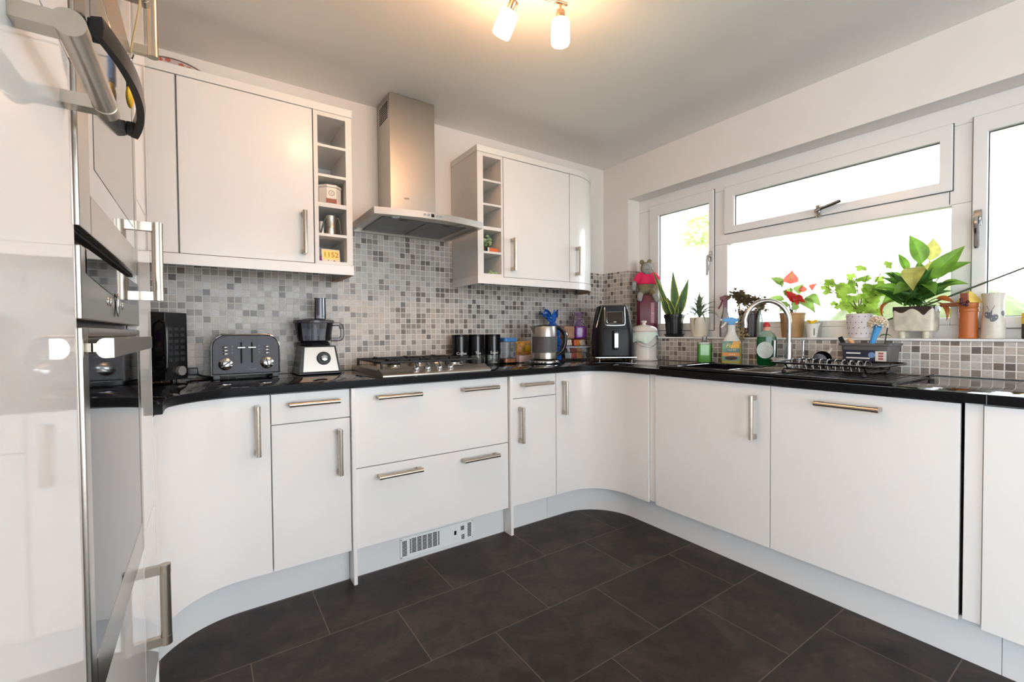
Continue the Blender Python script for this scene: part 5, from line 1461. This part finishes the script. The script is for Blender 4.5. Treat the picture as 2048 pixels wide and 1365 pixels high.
# small cup with a yellow bloom
t = thing('small_cup', 'small white cup with a yellow bloom in it on the sill', 'cup', (2.715, 1.098, S))
obj('cup', MB().lathe([(.021, 0), (.023, .003), (.030, .055), (.0375, .074), (.036, .075), (.028, .055), (.0, .045)], (2.715, 1.098, S), 36), CER, t)
obj('dark_mark', MB().box(-.0006, .0006, -.0016, .0016, .012, .050, M=Matrix.Translation((2.694, 1.0785, S)) @ Matrix.Rotation(rad(45), 4, 'Z')), INK_D, t)
mb = MB()
for i in range(12):
    a = i * 2.4; mb.leaf((2.715, 1.098, S + .062), (2.715 + .034 * math.cos(a), 1.098 + .038 * math.sin(a), S + .088 + .012 * rnd.random()), .020, .006, .2, n=4)
obj('bloom', mb, mat('yellow_petal', (244, 206, 40), .5), t)

# ivy in a spotted pot
yc, xc = .889, 2.735
t = thing('ivy_plant', 'bushy bright green ivy in a white spotted pot on the sill', 'plant', (xc, yc, S))
pot = obj('pot', MB().lathe([(.041, 0), (.043, .003), (.060, .118), (.0605, .121), (.058, .121), (.056, .112)], (xc, yc, S), 44), mat('white_pot', (226, 218, 220), .3), t)
dt = MB()
for r_ in range(4):
    for k in range(14):
        a = 2 * math.pi * (k + .5 * (r_ % 2)) / 14; z = .022 + r_ * .028; rr = .043 + .0172 * (z / .118) - .0004
        dt.ell((xc + rr * math.cos(a), yc + rr * math.sin(a), S + z), .0024, nu=8, nv=5)
obj('spot_pattern', dt, INK_D, pot)
obj('soil', MB().lathe([(.0565, .110), (0, .114)], (xc, yc, S), 20), SOIL, t)
LOBE = [1.0, .84, .62, .72, .88, .80, .62, .66, .64, .52, .34, .52, .64, .66, .62, .80, .88, .72, .62, .84]
st = MB(); lf = MB()
tips = [((.13, .300), 7), ((.165, .285), 5), ((.07, .27), 5), ((.01, .335), 6), ((-.04, .31), 6), ((-.09, .27), 6), ((-.05, .20), 8), ((-.075, .14), 6), ((.09, .19), 4), ((.03, .18), 5), ((-.09, .345), 5), ((-.10, .24), 4)]
for (dy_, dz_), k in tips:
    hx = xc + rnd.uniform(-.05, .03)
    pth = smooth_path([(xc, yc, S + .11), ((xc + hx) / 2, yc + dy_ * .30, S + .11 + (dz_ - .11) * .45), (hx, yc + dy_, S + dz_)], 6)
    st.tube(pth, [.0030 - .0018 * i / (len(pth) - 1) for i in range(len(pth))], 6)
    for q in range(k):
        p = pth[int((len(pth) - 1) * (1 - .5 * q / k * rnd.uniform(.6, 1.1)))] + V((rnd.uniform(-.022, .016), rnd.uniform(-.028, .028), rnd.uniform(-.018, .022)))
        st.tube([pth[-4], p], .0008, 4)
        lf.blob_leaf(p, (-.8 + rnd.uniform(-.4, .4), -.4 + rnd.uniform(-.5, .5), .5 + rnd.uniform(-.3, .4)), rnd.uniform(.022, .040), rnd.uniform(0, 6.3), LOBE)
obj('stems', st, TWIG, t); obj('foliage', lf, L_IVY, t)

# peace lily in a footed trough
yc, xc = .672, 2.735
t = thing('peace_lily', 'large peace lily with broad leaves in a weathered footed white trough', 'plant', (xc, yc, S))
TR = mat('weathered_white', (206, 200, 182), .6, noise=(26, .22), bump=(50, .5))
mb = MB(); ro = [[(x, y, S + z) for x, y in rrect(xc - a, xc + a, yc - b, yc + b, .012, 4)] for a, b, z in ((.050, .068, .032), (.053, .071, .036), (.055, .074, .146), (.050, .069, .146), (.049, .068, .132))]
n = len(ro[0])
mb.add([p for q in ro for p in q], [(k * n + i, k * n + (i + 1) % n, (k + 1) * n + (i + 1) % n, (k + 1) * n + i) for k in range(len(ro) - 1) for i in range(n)] + [tuple(range(n)), tuple(range((len(ro) - 1) * n, len(ro) * n))])
tr = obj('trough', mb, TR, t)
for dy_ in (-.042, .042):
    for dx_ in (-.030, .030):
        obj('foot', MB().cyl((xc + dx_, yc + dy_, S), (xc + dx_, yc + dy_, S + .0325), .012, .013, 16), TR, t)
gz = MB()                                  # dark glaze running down from the rim
prm = rrect(xc - .0556, xc + .0556, yc - .0746, yc + .0746, .012, 8)
dens = []
for i in range(len(prm)):
    p, q = V(prm[i] + (0,)), V(prm[(i + 1) % len(prm)] + (0,))
    k = max(1, int((q - p).length / .004))
    dens += [p.lerp(q, j / k) for j in range(k)]
m_ = len(dens); tops, bots = [], []
for i, p in enumerate(dens):
    drip = .020 + .009 * math.sin(i * .33) + .012 * max(0, math.sin(i * .21 + 1)) ** 6
    tops.append((p.x, p.y, S + .1465)); bots.append((p.x, p.y, S + .1465 - drip))
gz.add(tops + bots, [(i, (i + 1) % m_, m_ + (i + 1) % m_, m_ + i) for i in range(m_)])
obj('dark_glaze', gz, mat('dark_brown_glaze', (44, 30, 24), .3), tr)
obj('soil', MB().box(xc - .048, xc + .048, yc - .067, yc + .067, S + .126, S + .136, .003), SOIL, t)
lf = MB(); ye = MB(); de = MB(); st = MB(); inn = MB(); B0 = (xc, yc, S + .135)
def lily(mb, mid, tp, w, lift=.01, up=(-.75, -.45, .5)):
    b = (xc + rnd.uniform(-.02, .02), yc + rnd.uniform(-.03, .03), S + .13)
    st.tube(smooth_path([b, V(b).lerp(V(mid), .5) + V((0, 0, .01)), mid], 5), .0022, 6)
    mb.leaf(mid, tp, w, lift, .18, up=up, n=10, shape=.72)
lily(lf, (xc - .02, .650, S + .340), (xc - .03, .692, S + .478), .075, .012)
lily(ye, (xc + .02, .630, S + .355), (xc + .03, .622, S + .458), .062, .006)
lily(ye, (xc + .01, .630, S + .30), (xc + .0, .600, S + .36), .055, .0)
lily(lf, (xc - .03, .620, S + .265), (xc - .02, .508, S + .400), .075, .015)
lily(lf, (xc - .01, .580, S + .29), (xc - .02, .486, S + .328), .042, .012)
lily(lf, (xc - .03, .590, S + .225), (xc - .05, .488, S + .232), .042, .02)
lily(ye, (xc - .06, .655, S + .325), (xc - .115, .655, S + .215), .085, .030, (0, 0, 1))
lily(lf, (xc, .705, S + .31), (xc + .02, .745, S + .405), .038, .008)
lily(lf, (xc - .02, .715, S + .255), (xc - .03, .785, S + .315), .05, .015)
lily(lf, (xc - .03, .715, S + .215), (xc - .05, .815, S + .240), .045, .025)
lily(lf, (xc - .04, .690, S + .245), (xc - .08, .735, S + .205), .055, .02)
lily(lf, (xc - .04, .640, S + .245), (xc - .09, .585, S + .190), .055, .02)
lily(lf, (xc + .01, .66, S + .27), (xc + .03, .675, S + .36), .05, .01)
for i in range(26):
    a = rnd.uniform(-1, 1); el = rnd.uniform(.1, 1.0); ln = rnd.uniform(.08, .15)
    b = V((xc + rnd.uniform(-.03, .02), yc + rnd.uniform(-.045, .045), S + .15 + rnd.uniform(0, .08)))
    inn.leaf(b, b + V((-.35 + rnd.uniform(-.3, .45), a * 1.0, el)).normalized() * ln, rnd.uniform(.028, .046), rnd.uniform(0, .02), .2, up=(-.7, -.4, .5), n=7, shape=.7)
lily(de, (xc - .02, .735, S + .185), (xc - .045, .775, S + .085), .055, .03, (0, 0, 1)); lily(lf, (xc - .015, .735, S + .190), (xc - .03, .790, S + .165), .045, .02)
lily(de, (xc - .02, .600, S + .165), (xc - .04, .560, S + .075), .030, .02, (0, 0, 1)); lily(ye, (xc - .01, .600, S + .150), (xc - .02, .553, S + .085), .030, .02, (0, 0, 1)); lily(de, (xc - .02, .60, S + .18), (xc - .03, .535, S + .155), .03, .01)
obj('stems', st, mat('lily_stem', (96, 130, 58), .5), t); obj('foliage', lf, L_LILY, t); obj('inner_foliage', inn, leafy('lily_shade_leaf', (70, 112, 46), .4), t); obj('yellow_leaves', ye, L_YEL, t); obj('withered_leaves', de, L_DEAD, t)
tag(obj('fallen_leaf', MB().leaf((2.700, .800, S + .004), (2.690, .745, S + .005), .024, .010, .25), LEAF), 'green fallen leaf lying on the sill left of the peace lily trough', 'leaf')
tag(obj('garden_cane', MB().cyl((2.792, .800, S + .085), (2.792, .120, S + .395), .0042, .0034, 10), mat('green_cane', (72, 84, 62), .6)), 'thin dark green cane slanting across the window behind the peace lily', 'cane')

# terracotta jar, vase, bottle
yc, xc = .497, 2.735
t = thing('terracotta_jar', 'orange terracotta jar with a yellow peaked lid right of the peace lily', 'jar', (xc, yc, S))
TC = mat('orange_terracotta', (186, 104, 50), .45, noise=(10, .12))
obj('jar', MB().lathe([(.030, 0), (.0315, .004), (.030, .012), (.0305, .115), (.033, .118), (.033, .128), (.0305, .131), (.0325, .134), (.0335, .152), (.030, .154), (.0, .150)], (xc, yc, S), 40), TC, t)
obj('lid', MB().lathe([(.041, .1545), (.040, .158), (.020, .190), (.006, .204), (0, .206)], (xc, yc, S), 4, M=Matrix.Translation((xc, yc, 0)) @ Matrix.Rotation(rad(10), 4, 'Z') @ Matrix.Translation((-xc, -yc, 0))), mat('yellow_lid', (232, 200, 96), .5), t)
obj('side_handle', MB().box(xc - .022, xc - .004, yc + .026, yc + .090, S + .140, S + .158, .006), mat('brown_handle', (140, 80, 44), .5), t)
ch = obj('hanging_charm', MB().box(xc - .046, xc - .036, yc - .006, yc + .020, S + .150, S + .196, .003), mat('brown_wood', (132, 66, 36), .55), t)
bd = MB()
for i in range(8):
    bd.ell((xc - .047, yc + rnd.uniform(-.006, .018), S + .142 + rnd.uniform(0, .03)), .006, nu=10, nv=6)
obj('beads', bd, mat('plum_beads', (70, 30, 48), .3), ch)
yc, xc = .423, 2.735
t = thing('butterfly_vase', 'cream waisted vase painted with a grey butterfly at the right of the sill', 'vase', (xc, yc, S))
vp = [(.036, 0), (.0375, .004), (.0365, .05), (.0335, .09), (.0315, .12), (.0315, .14), (.0335, .165), (.0375, .190), (.036, .191), (.032, .165), (.030, .13), (.034, .02), (0, .012)]
obj('vase_body', MB().lathe(vp, (xc, yc, S), 48), mat('cream_stoneware', (206, 200, 188), .35, noise=(60, .04)), t)
def vr(z):
    for (r0, z0), (r1, z1) in zip(vp, vp[1:]):
        if z0 <= z <= z1: return r0 + (r1 - r0) * (z - z0) / (z1 - z0)
    return .034
va = math.atan2(-yc, -xc)
def on_vase(s, z): 
    a = va - s / vr(z); r_ = vr(z) + .0005
    return V((xc + r_ * math.cos(a), yc + r_ * math.sin(a), S + z))
bf = MB()
def wing(c, rx, rz, rot):
    vs = []
    for i in range(16):
        a = 2 * math.pi * i / 16; u, w_ = rx * math.cos(a), rz * math.sin(a)
        vs.append(on_vase(-(c[0] + u * math.cos(rot) - w_ * math.sin(rot)), c[1] + u * math.sin(rot) + w_ * math.cos(rot)))
    bf.add([on_vase(-c[0], c[1])] + vs, [(0, 1 + i, 1 + (i + 1) % 16) for i in range(16)])
wing((-.016, .098), .012, .016, .6); wing((.002, .086), .011, .017, -.5); wing((.034, .105), .010, .012, .3); wing((-.008, .102), .003, .018, -.2)
for s0, s1 in ((-.012, -.020), (-.006, .004)):
    bf.tube([on_vase(-s0, .115), on_vase(-s1, .138)], .0009, 5)
obj('painted_butterfly', bf, mat('butterfly_grey', (104, 108, 116), .5), t)
t = thing('sauce_bottle', 'dark bottle with a yellow label on the sill at the right picture edge', 'bottle', (2.735, .318, S))
obj('bottle', MB().lathe([(.024, 0), (.026, .004), (.026, .088), (.020, .108), (.012, .128), (.012, .160), (0, .161)], (2.735, .318, S), 32), mat('dark_brown_glass', (44, 30, 24), .08), t)
obj('label', MB().lathe([(.0264, .060), (.0266, .061), (.0266, .104), (.0225, .106)], (2.735, .318, S), 32), mat('yellow_paper', (236, 200, 70), .5), t)
# ------------------------------------------------------------------ things in the open shelves
def s_z(i): return CELLS[i][0] + .0008
t = thing('tea_tin', 'white octagonal tin with round emblem and red-brown label on the middle shelf', 'tin', (.512, 2.335, s_z(2)))
oc = lambda r, ph=22.5: [(.512 + r * math.cos(rad(a + ph)), 2.335 + r * math.sin(rad(a + ph))) for a in range(0, 360, 45)]
TIN = mat('white_tin', (226, 220, 212), .3, .1)
obj('tin', MB().prism(oc(.055), s_z(2), s_z(2) + .080, bev=.002), TIN, t)
obj('lid', MB().prism(oc(.057), s_z(2) + .0805, s_z(2) + .094, bev=.004), TIN, t)
yt = 2.335 - .055 * math.cos(rad(22.5)) - .0006
obj('label', MB().box(.487, .535, yt - .0004, yt + .0004, s_z(2) + .004, s_z(2) + .026), mat('red_brown_label', (150, 84, 66), .5), t)
obj('emblem', MB().tube([(.512 + .0125 * math.cos(a), yt, s_z(2) + .052 + .0125 * math.sin(a)) for a in [i * math.pi / 12 for i in range(24)]], .0012, 6, True).tube([(.507, yt, s_z(2) + .046), (.512, yt, s_z(2) + .058), (.517, yt, s_z(2) + .046)], .0009, 5), mat('emblem_grey', (110, 100, 100), .5), t)
t = thing('coffee_maker', 'small ridged steel pot with a wire side handle on the shelf below the tin', 'pot', (.520, 2.345, s_z(3)))
z = s_z(3)
obj('pot', MB().lathe([(.029, 0), (.030, .004), (.026, .040), (.027, .042), (.025, .050), (.029, .085), (.030, .098), (.028, .100), (.0, .104)], (.520, 2.345, z), 32), STEEL_H, t)
obj('handle', MB().tube(smooth_path([(.548, 2.34, z + .092), (.556, 2.335, z + .085), (.564, 2.325, z + .012)], 5), .003, 8), STEEL, t)
t = thing('small_clip', 'black and white peg clip leaning out of the fourth open shelf', 'clip', (.462, 2.30, z))
CMX = Matrix.Translation((.466, 2.305, z + .002)) @ Matrix.Rotation(rad(-14), 4, 'Y')
obj('white_body', MB().box(.000, .016, .0, .020, .004, .062, .003, M=Matrix.Translation((.462, 2.30, z)) ), WHITE_P, t)
obj('black_arm', MB().box(-.004, .003, -.026, -.018, .000, .078, .002, M=Matrix.Translation((.462, 2.31, z + .002)) @ Matrix.Rotation(rad(14), 4, 'Y') @ Matrix.Rotation(rad(8), 4, 'X')), BLACK, t)
t = thing('digital_clock', 'small white digital clock reading 11:52 on the lowest left shelf', 'clock', (.507, 2.30, s_z(4)))
z = s_z(4)
CK = Matrix.Translation((.512, 2.310, z)) @ Matrix.Rotation(rad(-12), 4, 'X')
obj('case', MB().box(-.043, .043, 0, .012, .001, .068, .004, M=CK).box(-.030, .030, .010, .034, .001, .012, .002, M=Matrix.Translation((.512, 2.310, z))), mat('clock_white', (236, 222, 200), .4), t)
obj('display', MB().box(-.036, .036, -.0006, .0004, .016, .060, M=CK), mat('amber_lcd', (226, 172, 92), .3, emit=.25), t)
lettering('1152', .036, mat('lcd_digit', (150, 96, 40), .5), t, CK @ V((0, -.0008, .026)) , Matrix.Rotation(rad(-12), 4, 'X') @ frame_rot((1, 0, 0), (0, 0, 1)), name='digits')
obj('button', MB().box(-.015, -.011, -.001, .0005, .007, .011, M=CK).box(.010, .018, -.001, .0005, .006, .010, M=CK), GREY_P, t)
t = thing('purple_trinket', 'little purple ornament beside the digital clock', 'ornament', (.459, 2.30, z))
obj('petals', MB().ell((.461, 2.308, z + .009), (.009, .009, .009)).ell((.458, 2.300, z + .020), (.006, .006, .007)), mat('purple_wool', (130, 62, 128), .8), t)
def herb(t, x, y, z, n, hgt, m):
    mb = MB()
    for i in range(n):
        mb.ell((x + max(-.026, min(.026, rnd.gauss(0, .018))), y + max(-.02, min(.02, rnd.gauss(0, .012))), z + hgt + rnd.gauss(0, .010)), (rnd.uniform(.008, .015), rnd.uniform(.008, .013), rnd.uniform(.006, .011)), nu=10, nv=6)
    obj('foliage', mb, m, t)
t = thing('potted_herb', 'pale green bushy plant behind an orange box on the fourth right shelf', 'plant', (1.412, 2.34, s_z(3)))
z = s_z(3); L_PALE = leafy('pale_herb', (196, 222, 176), .35)
obj('pot', MB().lathe([(.022, 0), (.030, .042), (.0, .042)], (1.400, 2.35, z), 24), mat('dark_pot', (50, 54, 44), .5), t)
herb(t, 1.422, 2.345, z, 26, .078, L_PALE); herb(t, 1.396, 2.335, z, 10, .050, leafy('dark_herb', (116, 148, 98), .3))
tag(obj('orange_box', MB().box(1.405, 1.465, 2.290, 2.312, z, z + .024, .001), mat('orange_card', (222, 108, 44), .5)), 'small orange box lying in front of the pale plant', 'box')
tag(obj('white_ticket', MB().box(1.393, 1.4035, 2.292, 2.297, z, z + .026), mat('ticket_white', (220, 218, 216), .5)), 'white ticket standing left of the small orange box', 'card')
t = thing('trailing_herb', 'pale green sprig lying on the lowest right shelf', 'plant', (1.45, 2.31, s_z(4)))
mb = MB()
for i in range(16):
    mb.ell((1.440 + rnd.uniform(-.030, .028), 2.315 + rnd.gauss(0, .010), s_z(4) + .008 + abs(rnd.gauss(0, .008))), (.010, .008, .007), nu=10, nv=6)
obj('foliage', mb, L_PALE, t)
# tray leaning on the wall above the left cabinets
t = thing('floral_tray', 'round pale tray with red flowers and dark rim standing on the left wall cabinets', 'tray', (-.09, 2.55, 2.1955))
rt = .215; zc = 2.128
PM = Matrix.Translation((-.10, 2.50, zc)) @ Matrix.Rotation(rad(90 - 6), 4, 'X')
FL = mat('tray_pale', (206, 192, 192), .4, noise=(30, .08))
def segm(r, zcut):                         # the part of the disc that clears the cabinet top
    a0 = math.asin((zcut - zc) / r)
    return [(r * math.cos(a0 + (math.pi - 2 * a0) * i / 30), r * math.sin(a0 + (math.pi - 2 * a0) * i / 30)) for i in range(31)]
sg = segm(rt, 2.198)
obj('tray', MB().prism(sg, -.004, .004, M=PM), FL, t)
obj('rim', MB().tube([PM @ V((x * .975, .07 + (y - .07) * .96, .004)) for x, y in sg], .0022, 8), mat('dark_rim', (84, 64, 58), .4), t)
fl = MB()
for i in range(13):
    a = .62 + .15 * i + rnd.uniform(-.05, .05); q = rnd.uniform(.165, .203)
    x, y = q * math.cos(a), q * math.sin(a)
    if y < .078: continue
    for k in range(5):
        fl.ell((x + .006 * math.cos(k * 1.257), y + .006 * math.sin(k * 1.257), .0042), (.0055, .0055, .0010), nu=8, nv=4, M=PM)
obj('flower_print', fl, mat('print_coral', (196, 104, 84), .5), t)
# ------------------------------------------------------------------ garden
struct('ground_outside', MB().box(XW + .32, 30, -14, 22, -.35, -.30), mat('pale_lawn', (214, 212, 178), .9, noise=(1.2, .25)), 'garden lawn outside the window', 'lawn')  # lawn kept pale so it bounces daylight onto the ceiling
struct('bounce_terrace', MB().box(-7, 8, -9, YN - .21, -.15, -.02).box(-7, XL - .21, YN - .21, 6, -.15, -.02), mat('bounce_stone', (214, 210, 204), .9, noise=(2, .15)), 'pale terrace added outside the unseen doors to bounce light indoors', 'terrace')  # unseen bright paving, added as a reflector for light through the doors
PALE_BARK = mat('pale_bark', (246, 240, 234), .9)
def tree(name, label, x, y, hgt, crown, rgb, seed, n=900, cat='tree'):
    r_ = random.Random(seed)
    t = thing(name, label, cat, (x, y, -.3))
    obj('trunk', MB().tube(smooth_path([(x, y, -.3), (x + .1, y, hgt * .4), (x, y + .1, hgt * .8)], 5), [.12 - .006 * i for i in range(11)], 10), PALE_BARK, t)
    mb = MB()
    for i in range(n):
        th, u = r_.uniform(0, 6.283), r_.uniform(-1, 1)
        q = crown * r_.uniform(.45, 1.0); s = math.sqrt(1 - u * u)
        p = V((x + q * s * math.cos(th), y + q * s * math.sin(th), hgt * .75 + q * u * 1.25))
        d_ = V((r_.uniform(-1, 1), r_.uniform(-1, 1), r_.uniform(-.6, .6))).normalized()
        mb.leaf(p, p + d_ * .22, .13, .02, .2, n=3)
    obj('crown', mb, leafy(name + '_leaf', rgb, .5), t)
tree('garden_tree', 'pale russet tree seen through the middle of the window', 9.5, 4.05, 4.0, .95, (238, 212, 198), 3, 420)
tree('garden_tree', 'small green tree seen through the left light of the window', 8.5, 5.55, 4.2, .40, (196, 216, 156), 5, 200)
def bank(u, v):
    x, y = 5.6 + 3.4 * u, .2 + 3.5 * v
    k = min(1, u / .75); edge = math.sin(math.pi * min(1, max(0, v))) ** .5
    return (x, y, -.31 + 2.05 * k * k * (3 - 2 * k) * edge + .03 * math.sin(9 * x) * math.cos(7 * y) * k)
tag(obj('garden_bank', MB().grid(bank, 40, 40), mat('bank_grass', (84, 92, 56), .95, noise=(3.5, .35)), None, 80), 'grassy bank rising behind the sill plants outside', 'bank')

# ------------------------------------------------------------------ light and camera
wd = bpy.data.worlds.new('overcast'); SC.world = wd; wd.use_nodes = True
bg = wd.node_tree.nodes['Background']
bg.inputs[0].default_value = (.86, .935, 1.0, 1); bg.inputs[1].default_value = 3.0
def portal(name, loc, rot, sx, sy):
    l = bpy.data.lights.new(name, 'AREA'); l.shape = 'RECTANGLE'; l.size = sx; l.size_y = sy; l.cycles.is_portal = True
    o = bpy.data.objects.new(name, l); o.location = loc; o.rotation_euler = rot; C.objects.link(o)
portal('window_daylight', (XW + .31, (WY0 + WY1) / 2, (WZ0 + WZ1) / 2), (0, rad(90), 0), WZ1 - WZ0, WY1 - WY0)
portal('fill_door_daylight', (1.1, YN - .22, 1.1), (rad(90), 0, 0), 2.9, 2.2)
portal('side_fill_door_daylight', (XL - .21, -1.3, 1.1), (0, rad(-90), 0), 2.2, 2.1)

f, yaw, pitch, roll, H = 898.8712, rad(34.2561), rad(-1.2126), rad(-.436), 1.112
fw = V((math.sin(yaw) * math.cos(pitch), math.cos(yaw) * math.cos(pitch), math.sin(pitch)))
rt_ = V((math.cos(yaw), -math.sin(yaw), 0)); up = rt_.cross(fw)
r2 = rt_ * math.cos(roll) + up * math.sin(roll); u2 = up * math.cos(roll) - rt_ * math.sin(roll)
cd = bpy.data.cameras.new('camera'); cam = bpy.data.objects.new('camera', cd); C.objects.link(cam)
cd.sensor_fit = 'HORIZONTAL'; cd.sensor_width = 36; cd.lens = f / 2048 * 36; cd.clip_start = .01
Mx = Matrix((r2, u2, -fw)).transposed().to_4x4(); Mx.translation = V((0, 0, H)); cam.matrix_world = Mx
SC.camera = cam
SC.view_settings.view_transform = 'Standard'; SC.view_settings.look = 'None'
SC.view_settings.gamma = 1; SC.view_settings.use_curve_mapping = False; SC.view_settings.exposure = 1.4
cy = SC.cycles
cy.max_bounces = 10; cy.diffuse_bounces = 5; cy.glossy_bounces = 5; cy.transmission_bounces = 6; cy.transparent_max_bounces = 16
cy.sample_clamp_indirect = 6; cy.caustics_reflective = False; cy.caustics_refractive = False
